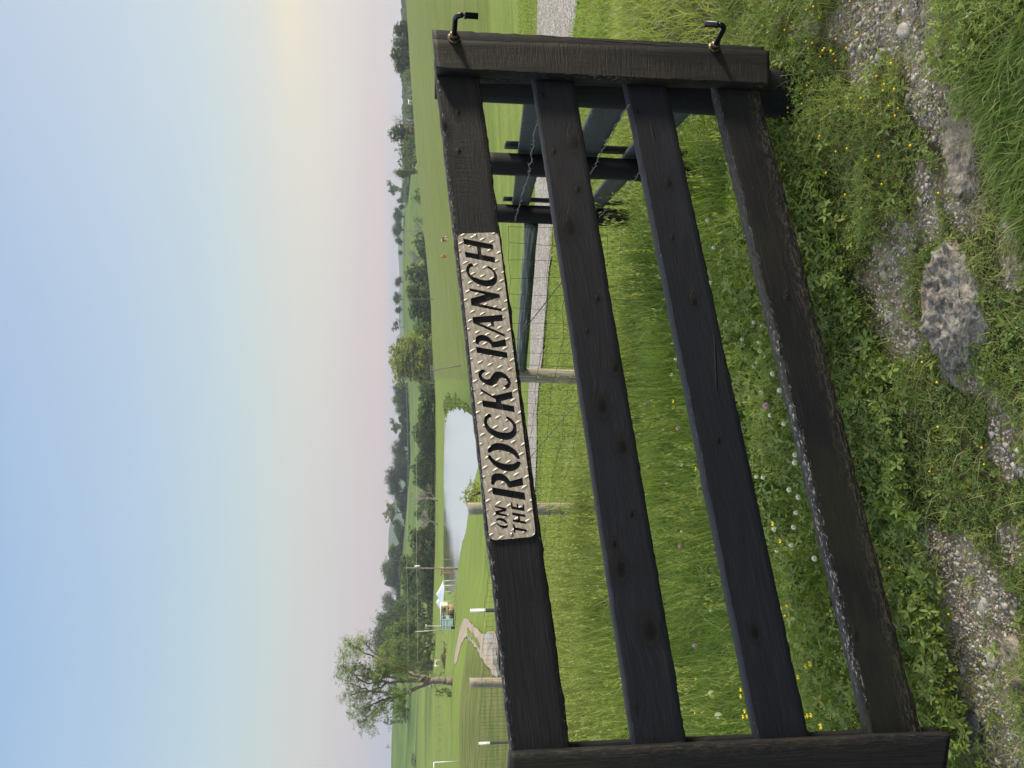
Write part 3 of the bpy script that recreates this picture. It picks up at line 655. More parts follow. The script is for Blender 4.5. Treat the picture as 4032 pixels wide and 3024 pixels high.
c = t.ramp(n, [(.3, (.43, .365, .31)), (.7, (.53, .465, .405))])
rust = t.math('MULTIPLY', t.step(t.noise(tc, 17, 3), .60, .68), t.step(t.noise(tc, 90, 3), .50, .6))
c = t.mix(t.math('MULTIPLY', rust, .65), c, (.36, .19, .09, 1))
c = t.mix(t.math('MULTIPLY', t.math('SUBTRACT', 1, t.step(sp, .04, .12)), t.math('MULTIPLY', t.step(n, .5, .6), .6)), c, (.16, .12, .09, 1))
rl = t.attr('raised'); c = t.mix(t.math('MULTIPLY', rl, .3), c, (.60, .53, .43, 1))
t.put(t.p.inputs['Base Color'], c); t.p.inputs['Metallic'].default_value = .25; t.p.inputs['Roughness'].default_value = .42
bump(t, n2, .12, .0006)
rz = np.concatenate([np.zeros(len(pv)), np.clip((np.array(TV)[:, 2]-.0015)/.002, 0, 1)])
sg = mesh('sign', Wd, allF, m, False, {'raised': rz}, None, gate, GO); sg['label'] = 'diamond-plate steel sign with cut-out words ON THE ROCKS RANCH'
for p in sg.data.polygons: p.use_smooth = p.index >= len(pf)
for px in [(1873, 928), (2015, 2104)]:
    c = gp(px[0], px[1], -.0052)
    pts = [c-GN*x for x in (0, .0012, .0028, .0034)]
    v_, f_ = tube(pts, [.0052, .0050, .0034, .0008], 14); mesh('screw', v_, f_, ZINC, True, None, None, sg, GO)

# ------------------------------------------------------------------ black board fence running away from the gate
FA = math.radians(5.0); BD = np.array([math.sin(FA), math.cos(FA), 0]); BN = np.array([math.cos(FA), -math.sin(FA), 0]); BP = np.array([1.05, 2.75, 0])
postm = board_mat('black_post_wood', .22, .35, .25, 0, 3.3, .3, (.011, .013, .018), .25)
fbm_ = board_mat('black_fence_board_wood', .12, .3, 1.2, 0, 9.1, .5, (.030, .033, .032), 1.0, k=1.3)
def rpost(name, parent, x, y, z0, z1, r, mat, seed=0, lean=(0, 0), ns=18, top_cut=.0):
    n = 26; pts = np.array([[x+lean[0]*s, y+lean[1]*s, z0+(z1-z0)*s] for s in np.linspace(0, 1, n)])
    rr = r*(1+nz1(n, .4, .018, seed)); Vs = []; UV = []
    prof = 1+np.interp(np.linspace(0, 2*math.pi, ns+1), np.linspace(0, 2*math.pi, 7), np.append(np.random.default_rng(seed).normal(0, .03, 6), 0))
    prof[-1] = prof[0]
    for i in range(n):
        for k in range(ns+1):
            a = 2*math.pi*k/ns; rad_ = rr[i]*prof[k]*(.955 if i == n-1 else 1)
            Vs.append(pts[i]+[rad_*math.cos(a), rad_*math.sin(a), (top_cut*math.cos(a) if i == n-1 else 0)]); UV.append((pts[i][2]+seed, a*r))
    m_ = ns+1; Fs = [[i*m_+k, i*m_+k+1, (i+1)*m_+k+1, (i+1)*m_+k] for i in range(n-1) for k in range(ns)]+[[(n-1)*m_+k for k in range(ns)]]
    o = mesh(name, Vs, Fs, mat, True, {'edge': [0]*len(Vs), 'low': [.3]*len(Vs)}, UV, parent, np.array(parent.location[:]) if parent else None)
    e = o.data.polygons[len(Fs)-1]; e.use_smooth = False
    return o
FO = np.array([1.05, 2.75, float(H(1.05, 2.75))])
bf = empty('board_fence', FO, 'black post-and-board fence running away downhill behind the hinge end of the gate', 'fence')
def fpost(px, dist, z1, r, seed, label=None):
    p = at_d(*px, dist); o = rpost('post', bf, p[0], p[1], H(p[0], p[1])-.3, z1, r, postm, seed)
    if label: o['label'] = label
    return p
fpost((3150, 374), 2.93, 1.350, .086, 21, 'thick round hinge post standing in clover')
def bxy(s, off=0): return BP+BD*s+BN*off
def bpost(s, r, z1, seed, rr=None):
    p = bxy(s, -r-.004); return rpost('post', bf, p[0], p[1], H(p[0], p[1])-.3, z1, r, postm, seed)
bpost(1.0, .055, 1.10, 22); bpost(2.72, .066, .93, 23)
for k, (z0, sl_, wd) in enumerate([(1.027, -.105, .125), (.757, -.105, .13), (.497, -.108, .13)]):
    for a, b in ((.08, 1.02), (1.03, 2.74)):
        Tl = bxy(a); Tr = bxy(b); q = [Tl+[0, 0, z0+sl_*a], Tr+[0, 0, z0+sl_*b], Tr+[0, 0, z0+sl_*b-wd], Tl+[0, 0, z0+sl_*a-wd]]
        o = beam('board', bf, fbm_, q, BN, .022, 50, 6, .003, .0012, 31+k*3+int(a), uvoff=(k*2.3+a, 0), edge_top=1, edge_bot=.6)
for s in (1.0, 2.72):       # battens clamping the boards from the far side
    a = bxy(s-.045, .023); b = bxy(s+.045, .023); zt = 1.09-.105*s; zb = .18-.105*s
    q = [b+[0, 0, zb], b+[0, 0, zt], a+[0, 0, zt], a+[0, 0, zb]]
    beam('batten', bf, postm, q, BN, .022, 30, 4, .003, .001, 41+int(s))

# barbed strands stapled along the fence
WIRE = simple('galvanised_wire', (.16, .17, .17), .5, .7, 200, .4, 0); DWIRE = simple('dark_fence_wire', (.028, .032, .028), .55, .6, 200, .4, 0)
nb = BN
def barbed(px, n_b, label):
    P = np.array([onplane(x, y, BP-BN*.125, BN) for x, y in px]); dense = []
    for i in range(len(P)-1):
        for s in np.linspace(0, 1, 26)[:-1]: dense.append(P[i]+(P[i+1]-P[i])*s)
    dense = np.array(dense+[P[-1]]); dense[:, 2] += nz1(len(dense), .35, .004, len(px)); O = P[0].copy(); O[2] = H(O[0], O[1])
    k = np.arange(len(dense)); prt = [tube(dense+np.stack([0*k, .0013*np.cos(k*1.3), .0013*np.sin(k*1.3)], 1), .0013, 5), tube(dense-np.stack([0*k, .0013*np.cos(k*1.3), .0013*np.sin(k*1.3)], 1), .0013, 5)]
    L = np.linalg.norm(np.diff(dense, axis=0), axis=1).sum(); st = max(1, int(len(dense)*.125/L)); rg = np.random.default_rng(5)
    for i in range(2, len(dense)-1, st):
        for _ in range(4):
            v = rg.normal(size=3); v /= np.linalg.norm(v); prt.append(tube([dense[i]-v*.002, dense[i]+v*.013], [.0013, .0005], 4))
    V_, F_2 = join(prt); o = mesh('barbed_wire', V_, F_2, WIRE, False, None, None, None, O); tag(o, label, 'barbed wire')
barbed([(2112, 470), (2096, 600), (2080, 690), (2052, 780), (2026, 872)], 0, 'upper barbed wire strand sagging across the top board of the black fence')
barbed([(2470, 415), (2430, 490), (2364, 601), (2345, 650), (2310, 700)], 0, 'middle barbed wire strand across the second board of the black fence')
barbed([(2540, 650), (2521, 680), (2466, 742), (2387, 825), (2358, 855)], 0, 'low barbed wire strand running down to the foot of the black corner post')

# ------------------------------------------------------------------ woven wire fence along the meadow
m, t = material('grey_treated_post_wood'); uv = t.add('ShaderNodeUVMap').outputs[0]
g_ = t.noise(t.scl(uv, (2, 60, 1)), 2.5, 5, .65, .5); b_ = t.noise(uv, 3.5, 4); mo = t.noise(t.scl(uv, (1, 3, 1)), 5, 5, .7)
c = t.mix(t.step(g_, .35, .65), (.20, .19, .155, 1), (.40, .36, .29, 1)); c = t.mix(t.math('MULTIPLY', t.step(b_, .5, .65), .5), c, (.30, .24, .15, 1))
c = t.mix(t.math('MULTIPLY', t.step(mo, .55, .7), .5), c, (.12, .14, .09, 1)); ck = t.math('SUBTRACT', 1, t.step(t.vor(t.scl(uv, (1.2, 22, 1)), 2, 'DISTANCE_TO_EDGE'), 0, .02))
c = t.mix(t.math('MULTIPLY', ck, .7), c, (.05, .045, .035, 1)); t.put(t.p.inputs['Base Color'], c); t.p.inputs['Roughness'].default_value = .85; bump(t, t.math('SUBTRACT', g_, ck), .6, .006)
GPOST = m
m, t = material('peeling_brace_pole_wood'); uv = t.add('ShaderNodeUVMap').outputs[0]
g_ = t.noise(t.scl(uv, (1.2, 18, 1)), 3, 6, .7, .4); c = t.ramp(g_, [(.38, (.030, .045, .045)), (.52, (.075, .095, .085)), (.6, (.20, .22, .19)), (.7, (.30, .31, .27))])
t.put(t.p.inputs['Base Color'], c); t.p.inputs['Roughness'].default_value = .8; bump(t, g_, .6, .006); BRACE = m
GREEN = simple('green_painted_steel', (.022, .04, .032), .5, .3, 40, .3, 0); WHT = simple('white_painted_steel', (.62, .64, .63), .45, .1, 30, .2, 0)
WO = np.array([-1.31, 8.0, float(H(-1.31, 8.0))])
wf = empty('wire_fence', WO, 'woven wire stock fence on round wooden posts and steel T-posts along the tall grass', 'fence')
def fl_at(px_y):       # point of the fence line seen at picture row px_y (source pixels)
    a = (1512-px_y)/3028./.9925; s = (a*FC[1]-FC[0])/(fl[0]-a*fl[1]); return FC+fl*s, s
posts = [(1486, .125/2, 0.0), (2008, .13/2, .0), (2696, .135/2, 0)]
PS = []
for k, (py, r, _) in enumerate(posts):
    p, s = fl_at(py); d = np.hypot(*p); top = at_d([1900, 1842, 1850][k], py, d)[2]
    rpost('post', wf, p[0], p[1], H(*p)-.25, top, r, GPOST, 51+k, lean=[(.03, 0), (.02, 0), (.05, 0)][k], top_cut=.008); PS.append((p, s, top))
tps = []
for py, tx in ((2401, 1851), (2922, 1884)):
    p, s = fl_at(py); d = np.hypot(*p); top = at_d(tx, py, d)[2]; z0 = H(*p)-.2
    w_ = .006
    prof = [(-.022, 0), (.022, 0), (.022, w_), (w_, w_), (w_, .03), (-w_, .03), (-w_, w_), (-.022, w_)]
    def tpiece(za, zb, mat, name, par, grow=0):
        Vs = [(p[0]+a*(1+grow), p[1]-b*(1+grow), z) for z in (za, zb) for a, b in prof]; n_ = len(prof)
        return mesh(name, Vs, [[k, (k+1) % n_, n_+(k+1) % n_, n_+k] for k in range(n_)]+[list(range(n_, 2*n_))], mat, False, None, None, par, WO)
    tp = tpiece(z0, top-.19, GREEN, 't_post', wf); tpiece(top-.19, top, WHT, 'painted_tip', tp, .08); PS.append((p, s, top))
PSs = sorted([(s, p, top) for p, s, top in PS]+[(0.06, FC, .9)], key=lambda q: q[0]); PSs.append((PSs[-1][0]+3.2, FC+fl*(PSs[-1][0]+3.2), .5))
prt = []
s0, s1 = PSs[0][0], PSs[-1][0]; ns_ = int((s1-s0)/.152)
hs = [.05, .13, .22, .33, .46, .61, .76, .92, 1.07]
grid = {}
def wpt(i, h): 
    s = s0+(s1-s0)*i/ns_; q = FC+fl*s; off = fn*-.07; sag = .012*math.sin(i*.9+h*7)+.008*math.sin(i*2.3+h*3)
    return np.array([q[0]+off[0]+.01*math.sin(i*1.7+h*5), q[1]+off[1], float(H(*q))+h*.98+sag])
for h in hs: prt.append(tube([wpt(i, h) for i in range(ns_+1)], .0016, 4, False))
for i in range(ns_+1): prt.append(tube([wpt(i, h) for h in hs], .0014, 4, False))
V_, F_2 = join(prt); mesh('wire_mesh', V_, F_2, DWIRE, False, None, None, wf, WO)
# brace pole from the black corner post to the first wooden post, with the twisted brace wires
def polem(a, b, r, name, mat):
    n = 22; P = [np.array(a)+(np.array(b)-np.array(a))*s for s in np.linspace(0, 1, n)]; ns = 14; V_, F_3 = tube(P, r*(1+nz1(n, .4, .02, 3)), ns)
    L = np.linalg.norm(np.array(b)-np.array(a)); UV = [(L*(i//ns)/(n-1), (i % ns)/ns*2*math.pi*r) for i in range(n*ns)]
    return mesh(name, V_, F_3, mat, True, {'edge': [0]*len(V_), 'low': [0]*len(V_)}, UV, wf, WO)
pA, sA, tA = PS[0]; dC = 5.44
dA = math.hypot(*pA); a3 = at_d(2092, 882, math.hypot(*(FC+fl*.10))); b3 = at_d(2050, 1462, dA)
polem(a3, b3, .05, 'brace_pole', BRACE)
pD = PS[1][0]; dD = math.hypot(*pD)
def bw(a, b, nm='brace_wire'):
    A = np.array(a); B = np.array(b); k = np.arange(60); P = A+(B-A)*(k/59)[:, None]
    o1 = np.stack([0*k, .004*np.cos(k*.9), .004*np.sin(k*.9)], 1)
    V_, F_3 = join([tube(P+o1, .0026, 4), tube(P-o1, .0026, 4)]); mesh(nm, V_, F_3, simple('brace_wire_metal', (.12, .125, .12), .5, .7, 100, .3, 0) if 'brace_wire_metal' not in MATS else MATS['brace_wire_metal'], False, None, None, wf, WO)
def fpx(x, y):
    """point of the fence plane under a picture point"""
    n3 = np.array([fn[0], fn[1], 0]); return onplane(x, y, np.array([FC[0], FC[1], 0])-n3*.09, n3)
bw(fpx(2240, 1075), fpx(2055, 1310)); bw(fpx(2080, 1810), fpx(2330, 1520)); bw(fpx(2080, 1262), fpx(2062, 1290))
# ------------------------------------------------------------------ trees
BARK = simple('tree_bark', (.10, .085, .065), .9, 0, 6, .35, .5, .05)
PALEBARK = simple('pale_tree_bark', (.27, .245, .215), .85, 0, 3, .45, .4, .04)
CROWN = leaf_mat('tree_leaves', (.42, .52, .34), (1.0, 1.0, .66), .6, .30, True)
def grow(seed, depth, kids, ang, shrink, trunk=.28, up=.25, wob=.12, r0=.028, spread=1., first=None):
    rg = np.random.default_rng(seed); segs = []; tips = []
    def br(p, d, L, r, lev):
        n = 5; P = [p]; dcur = d.copy()
        for i in range(n):
            dcur = dcur+rg.normal(0, wob, 3)+np.array([0, 0, up*.12]); dcur /= np.linalg.norm(dcur); P.append(P[-1]+dcur*L/n)
        segs.append((np.array(P), np.linspace(r, r*.6, n+1)))
        if lev >= depth-1: tips.append(P[-1]); tips.append(P[3])
        if lev >= depth: return
        k = kids[min(lev, len(kids)-1)]; a0 = rg.uniform(0, 6.28)
        for j in range(k):
            a = a0+6.283*j/k+rg.normal(0, .35); t = math.radians(rg.normal(ang[min(lev, len(ang)-1)], 8))
            ref = np.array([0, 0, 1.]) if abs(dcur[2]) < .95 else np.array([1., 0, 0]); e = np.cross(dcur, ref); e /= np.linalg.norm(e); f = np.cross(dcur, e)
            nd = dcur*math.cos(t)+(e*math.cos(a)+f*math.sin(a))*math.sin(t); nd = nd*np.array([spread, spread, 1]); nd /= np.linalg.norm(nd)
            at_ = P[-1] if j < 2 or lev == 0 and j < 3 else P[rg.integers(2, n)]
            br(at_, nd, L*shrink*rg.uniform(.75, 1.15), r*.62*rg.uniform(.8, 1.1), lev+1)
    br(np.zeros(3), first if first is not None else np.array([0, 0, 1.]), trunk, r0, 0)
    return segs, np.array(tips)
def leaves(tips, n, size, sd, seed, up=.5, clump=7, flat=.7):
    rg = np.random.default_rng(seed); cen = tips.mean(0)
    sub = tips[rg.integers(0, len(tips), len(tips)*clump)] + rg.normal(0, sd, (len(tips)*clump, 3))*[1, 1, flat]
    tone_c = np.clip(rg.normal(.5, .22, len(sub)) + (sub[:, 2]-cen[2])*.0, 0, 1)
    idx = rg.integers(0, len(sub), n); P = sub[idx]+rg.normal(0, sd*.33, (n, 3))*[1, 1, flat]
    nrm = rg.normal(0, 1, (n, 3))*.8+(P-cen)*2.2+np.array([0, 0, up]); nrm /= np.linalg.norm(nrm, axis=1)[:, None]
    t1 = np.cross(nrm, rg.normal(size=(n, 3))); t1 /= np.linalg.norm(t1, axis=1)[:, None]; t2 = np.cross(nrm, t1)
    s = size*rg.uniform(.6, 1.3, n)[:, None]
    q = np.stack([P-t1*s, P-t2*s*.55+nrm*s*.12, P+t1*s, P+t2*s*.55+nrm*s*.12], 1).reshape(-1, 3)
    return q, np.arange(n*4).reshape(-1, 4), np.repeat(np.clip(tone_c[idx]+rg.normal(0, .12, n), 0, 1), 4)
def norm_tree(segs, tips, extra):
    top = max(s[0][:, 2].max() for s in segs)+extra; sc = 1/top
    return [(p*sc, r*sc) for p, r in segs], tips*sc
PROTO = {}
def proto(kind, segs, tips, nleaf, size, sd, seed, bark=None, clump=7, extra=.03, flat=.7):
    segs, tips = norm_tree(segs, tips, extra)
    V_, F_1 = join([tube(p, r, 5 if len(segs) > 40 else 7, False) for p, r in segs])
    root = bpy.data.objects.new('tree', None); COL.objects.link(root)
    tr = mesh('trunk', V_, F_1, bark or BARK, True, None, None, root)
    if nleaf:
        a, b, c = leaves(tips, nleaf, size, sd, seed, clump=clump, flat=flat); cr = mesh('crown', a, b, CROWN, False, {'tone': c}, None, root)
    w_ = np.percentile(np.abs(a[:, 0]), 97) if nleaf else np.percentile(np.abs(V_[:, 0]), 99)
    if nleaf:
        tz_ = np.percentile(a[:, 2], 99.5)
        for ob in (cr, tr): ob.data.transform(Matrix.Scale(1/tz_, 4, (0, 0, 1)))
    PROTO[kind] = [root, w_, False]
def mk(kind, sd):
    if kind.startswith('dome'): _dome(kind, sd)
    elif kind.startswith('round'): proto(kind, *grow(sd, 3, [5, 4, 3], [50, 46, 40], .74, trunk=.15, up=.22, spread=1.1), 9000, .023, .11, sd, clump=6)
    elif kind.startswith('tall'): proto(kind, *grow(sd, 3, [4, 4, 4], [34, 38, 38], .78, trunk=.16, up=.6), 9000, .022, .10, sd, clump=7)
    elif kind.startswith('open'): proto(kind, *grow(sd, 4, [4, 3, 3], [36, 34, 34], .70, trunk=.36, up=.5, r0=.022), 3600, .021, .035, sd, clump=3)
    elif kind.startswith('bare'): proto(kind, *grow(sd, 5, [4, 3, 3, 3, 3], [34, 34, 32, 34], .72, trunk=.26, up=.4, r0=.034), 0, 0, .02, sd, PALEBARK)
    elif kind.startswith('cedar'):
        rg = np.random.default_rng(sd); segs = [(np.array([[0, 0, 0], [0, 0, .5], [0, 0, .95]]), np.array([.03, .02, .004]))]; tips = []
        for i in range(110):
            z = rg.uniform(.10, .97); r = .36*math.sin(math.pi*min(1, (1-z)*.62+.05))**.8*rg.uniform(.55, 1.05); a = rg.uniform(0, 6.28); tips.append([r*math.cos(a), r*math.sin(a), z])
            if i % 3 == 0: segs.append((np.array([[0, 0, z-.05], [r*.8*math.cos(a), r*.8*math.sin(a), z]]), np.array([.008, .002])))
        proto(kind, segs, np.array(tips), 6500, .020, .045, sd, clump=4, extra=0)
    elif kind.startswith('bush'):
        rg = np.random.default_rng(sd); segs = []; tips = []
        for i in range(60):
            a = rg.uniform(0, 6.28); r = .62*rg.uniform(.1, 1)**.6; z = .86*rg.uniform(.15, 1)*(1-.45*(r/.62)**2); tips.append([r*math.cos(a), r*math.sin(a), z])
            if i % 4 == 0: segs.append((np.array([[0, 0, 0], [r*.3*math.cos(a), r*.3*math.sin(a), z*.6], tips[-1]]), np.array([.02, .012, .004])))
        proto(kind, segs, np.array(tips), 6000, .030, .10, sd, clump=4, extra=.06)
def _dome(kind, sd):
    rg = np.random.default_rng(sd); segs = [(np.array([[0, 0, 0], [.01, 0, .25], [0, .02, .55]]), np.array([.035, .028, .014]))]; tips = []
    lob = [(rg.uniform(0, 6.28), rg.uniform(.12, .34), rg.uniform(.30, .80), rg.uniform(.14, .24)) for _ in range(11 if kind[4] == '_' else 26)]+[(0, 0, .8, .2), (1, .05, .5, .25), (2, .2, .6, .22), (4, .2, .6, .22)]
    for a, r, z, q in lob:
        c = np.array([r*math.cos(a), r*math.sin(a), z])
        segs.append((np.array([[0, 0, .12], c*[.5, .5, .7], c]), np.array([.02, .012, .005])))
        for _ in range(16): v = rg.normal(size=3); v /= np.linalg.norm(v); v = c+v*q*rg.uniform(.55, 1); tips.append([v[0], v[1], max(v[2], .06)])
    for _ in range(90): a = rg.uniform(0, 6.28); r = rg.uniform(.1, .42); tips.append([r*math.cos(a), r*math.sin(a), rg.uniform(.02, .34)])
    proto(kind, segs, np.array(tips), 14000 if kind[:4] == 'dome' and kind[4] == '_' else 42000, .024 if kind[4] == '_' else .017, .035, sd, clump=9, extra=.02)
KINDW = {'round': ['round_a', 'round_b', 'round_c'], 'tall': ['tall_a', 'tall_b'], 'open': ['open_a', 'open_b'], 'bare': ['bare_a', 'bare_b'], 'cedar': ['cedar_a', 'cedar_b'], 'bush': ['bush_a', 'bush_b'], 'dome': ['dome_a', 'dome_b', 'dome_c'], 'domebig': ['domebig_a']}
_s = 100
for k in KINDW:
    for q in KINDW[k]: _s += 3; mk(q, _s)
_cnt = {}
def tree(kind, xtop, yc, ywid, dist, col, label, group=None, name='tree', cat='tree'):
    """picture x of the top, picture y of the trunk, width in picture pixels, distance in metres"""
    k = KINDW[kind][_cnt.get(kind, 0) % len(KINDW[kind])]; _cnt[kind] = _cnt.get(kind, 0)+1
    root, wd, used = PROTO[k]
    if not used: o = root; PROTO[k][2] = True
    else: o = copy_tree(root)
    base = at_d(1600, yc, dist); z0 = float(H(base[0], base[1])); top = at_d(xtop, yc, dist)[2]; h = max(1.5, top-z0)
    wid = ywid/FPX*dist; sxy = wid/(2*wd)
    o.name = name; o.location = (base[0], base[1], z0-.02*h); o.rotation_euler = (0, 0, random.uniform(0, 6.28)); o.scale = (sxy, sxy, h)
    c = tuple(x*random.uniform(.9, 1.1) for x in col)
    for ch in o.children: ch.color = (*c, 1)
    tag(o, label, cat, group); return o
DK = (.105, .150, .062); MD = (.155, .210, .072); LT = (.26, .32, .075); BR = (.17, .155, .105); YG = (.28, .33, .09); VD = (.055, .085, .048)
def q1(X, Y): return 1500+X/2.765, Y/2.765
def q2(X, Y): return 1500+X/2.765, 600+Y/2.765
def q3(X, Y): return 1500+X/2.765, 1200+Y/2.765
def q4(X, Y): return 1500+X/2.765, 1800+Y/2.765
def T(kind, q, X, Y, wz, dist, col, label, group=None, **kw):
    x, y = q(X, Y); return tree(kind, x, y, wz/2.765, dist, col, label, group, **kw)
GH = 'trees on the far ridge'; GC = 'trees beyond the crest of the hay field'; GS = 'trees along the far bank of the lake'
# beyond the crest at the right
T('dome', q1, 135, 325, 130, 330, DK, 'dark leafy tree, first of the clump nearest the hinge post', GC)
T('dome', q1, 118, 470, 190, 330, MD, 'broad dark tree in the middle of the clump above the hinge', GC)
T('dome', q1, 105, 630, 190, 325, DK, 'tallest dark tree of the clump above the hinge', GC)
T('tall', q1, 150, 745, 120, 330, DK, 'narrow tree at the left edge of the clump above the hinge', GC)
T('bush', q1, 250, 830, 110, 320, YG, 'yellow-green bush beside the dark clump on the crest', GC, name='bush', cat='bush')
T('bush', q1, 245, 1200, 120, 330, MD, 'small green bush behind the white cow', GC, name='bush', cat='bush')
T('bare', q1, 85, 1300, 190, 360, BR, 'leafless grey tree standing on the crest right of the big bushes', GC)
T('dome', q1, 78, 1440, 170, 345, DK, 'dark tree between the leafless tree and the big bush on the crest', GC)
T('bush', q1, 150, 1590, 230, 325, MD, 'big rounded bush on the crest, right half', GC, name='bush', cat='bush')
T('bush', q2, 180, 90, 240, 320, MD, 'big rounded bush on the crest, left half by the thin pole', GC, name='bush', cat='bush')
T('tall', q2, 130, 215, 90, 340, MD, 'slim tree beside the thin utility pole on the crest', GC)
# ridge
RD_ = 590
T('open', q2, 60, 385, 165, RD_, MD, 'lone airy tree with a visible trunk on the ridge', GH)
for i, (X, Y, wz) in enumerate([(170, 520, 70), (190, 590, 60), (150, 970, 80), (185, 1100, 50)]): T('round', q2, X, Y, wz, RD_, MD, ['small ridge tree next to the lone airy tree', 'second small ridge tree left of the lone airy tree', 'small pointed ridge tree left of the rounded pair', 'tiniest ridge tree above the cows'][i], GH)
T('round', q2, 128, 705, 160, RD_, DK, 'rounded ridge tree, right one of a pair', GH); T('round', q2, 118, 850, 150, RD_, DK, 'rounded ridge tree, left one of a pair', GH)
T('round', q2, 148, 1415, 110, RD_, DK, 'small dark ridge tree above the letter N of the sign', GH); T('round', q2, 128, 1600, 130, RD_, DK, 'medium ridge tree beside the thin utility pole', GH)
T('round', q3, 150, 55, 70, RD_, DK, 'tiny ridge tree left of the thin utility pole', GH); T('open', q3, 110, 245, 130, RD_, DK, 'spiky dark tree alone on the bare hill skyline', GH)
T('round', q3, 160, 430, 130, RD_, DK, 'dark ridge tree peeping out right of the big light green tree', GH)
T('round', q3, 125, 905, 130, RD_, DK, 'dark ridge tree just left of the big light green tree', GH); T('round', q3, 118, 1020, 130, RD_, MD, 'leafy ridge tree, second from the big light green tree', GH)
T('round', q3, 150, 1140, 130, RD_, MD, 'low ridge tree above the light green lakeside tree', GH); T('open', q3, 92, 1310, 180, RD_, MD, 'tall airy ridge tree above the small cedar', GH)
T('bare', q3, 150, 1470, 170, RD_, BR, 'brown half-bare ridge tree above the cedars', GH); T('round', q3, 108, 1590, 190, RD_, DK, 'dark leafy ridge tree above the cedars', GH)
T('round', q4, 125, 60, 150, RD_, DK, 'dark ridge tree at the right of the tallest ridge tree', GH)
T('round', q4, 42, 220, 240, RD_, VD, 'tallest and darkest dense tree of the ridge', GH); T('tall', q4, 75, 350, 150, RD_, DK, 'dark ridge tree leaning on the tallest one', GH)
T('bare', q4, 90, 440, 220, RD_, BR, 'purple-brown leafless tree on the ridge', GH); T('open', q4, 18, 600, 270, RD_, MD, 'wide airy green tree on the ridge above the post', GH)
T('round', q4, 135, 790, 180, RD_, MD, 'small ridge tree in the gap before the blue hills', GH); T('open', q4, 78, 1010, 190, RD_, MD, 'airy ridge tree left of the blue hill gap', GH)
T('round', q4, 3, 1240, 240, RD_, DK, 'broad dark ridge tree above the lakeside utility pole', GH); T('bare', q4, 90, 1420, 130, RD_, BR, 'thin bare ridge tree above the white canopy', GH)
T('round', q4, 2, 1560, 190, RD_, BR, 'brownish dense ridge tree above the canopy', GH)
# hedgerow behind the field crest and the lake
T('bush', q2, 330, 480, 180, 420, MD, 'dark green bush below the ridge, first in the far hedgerow', GS, name='bush', cat='bush')
T('bush', q2, 345, 715, 110, 360, YG, 'small yellow-green bush in the hedgerow', GS, name='bush', cat='bush')
T('bare', q2, 265, 845, 210, 345, BR, 'leafless grey tree behind the crest, right one of two', GS); T('bare', q2, 255, 1120, 260, 340, BR, 'leafless grey tree behind the crest, left one of two', GS)
T('bush', q2, 330, 970, 200, 345, DK, 'dark scrub between the two leafless trees', GS, name='bush', cat='bush')
T('dome', q2, 262, 1330, 230, 335, DK, 'dark hedgerow tree above the letters CH of the sign', GS); T('dome', q2, 275, 1530, 260, 330, MD, 'green hedgerow tree beside the utility pole', GS)
T('dome', q3, 300, 80, 260, 330, DK, 'dark green hedgerow tree above the letter A of the sign', GS); T('dome', q3, 345, 290, 220, 325, LT, 'light green hedgerow tree right of the biggest one', GS)
T('domebig', q3, 92, 620, 500, 315, (.38, .45, .11), 'biggest light green domed tree behind the hay field'); T('bush', q3, 395, 500, 260, 308, MD, 'green shrubs at the right foot of the big domed tree', GS, name='bush', cat='bush')
T('bush', q3, 430, 760, 300, 306, DK, 'dark shrubs at the left foot of the big domed tree', GS, name='bush', cat='bush')
T('dome', q3, 430, 960, 200, 300, MD, 'leafy tree between the big domed tree and the light green lakeside tree', GS)
T('dome', q3, 400, 1140, 270, 292, LT, 'light green rounded tree above the right end of the lake', GS)
T('cedar', q3, 425, 1365, 190, 285, VD, 'dark cedar, rightmost of the row behind the lake', GS); T('cedar', q3, 440, 1530, 190, 285, VD, 'dark cedar, second from the right behind the lake', GS)
T('cedar', q4, 412, 70, 190, 282, VD, 'dark cedar, third from the right behind the lake', GS); T('cedar', q4, 432, 245, 160, 282, VD, 'dark egg-shaped cedar beside the pale dead tree', GS)
T('bush', q4, 480, 370, 190, 286, BR, 'brown scrub behind the pale dead tree', GS, name='bush', cat='bush')
T('bush', q4, 400, 570, 260, 284, MD, 'dense green shrubs between the two bare lakeside trees', GS, name='bush', cat='bush')
T('bare', q4, 285, 470, 330, 262, BR, 'pale dead tree with forked crown on the far shore, tallest bare one'); T('bare', q4, 365, 735, 250, 262, BR, 'smaller leafless tree on the far shore beyond the post')
T('dome', q4, 300, 905, 260, 290, DK, 'dark scrubby tree behind the smaller leafless tree', GS); T('open', q4, 330, 1040, 260, 288, BR, 'thin brownish tree in the dark thicket right of the pole', GS)
T('bush', q4, 420, 830, 240, 284, DK, 'dark thicket foot behind the smaller leafless tree', GS, name='bush', cat='bush'); T('bush', q4, 430, 1010, 240, 284, DK, 'dark thicket foot right of the lakeside pole', GS, name='bush', cat='bush')
T('dome', q4, 190, 1230, 280, 330, MD, 'green tree directly behind the lakeside utility pole', GS); T('bush', q4, 430, 1180, 240, 290, MD, 'green shrubs left of the lakeside pole', GS, name='bush', cat='bush')
T('dome', q4, 210, 1390, 240, 380, MD, 'green tree on the slope above the white canopy', GS); T('dome', q4, 150, 1570, 280, 400, MD, 'green tree on the slope left of the canopy', GS)
def q5(X, Y): return z5(X, Y)
def T5(kind, X, Y, wz, dist, col, label, group=None, **kw):
    x, y = z5(X, Y); return tree(kind, x, y, wz/2.659, dist, col, label, group, **kw)
T5('round', 470, 60, 230, 420, DK, 'dark tree behind the trailer, right of a pair', GS); T5('round', 420, 240, 240, 420, DK, 'dark tree behind the trailer, left of a pair', GS)
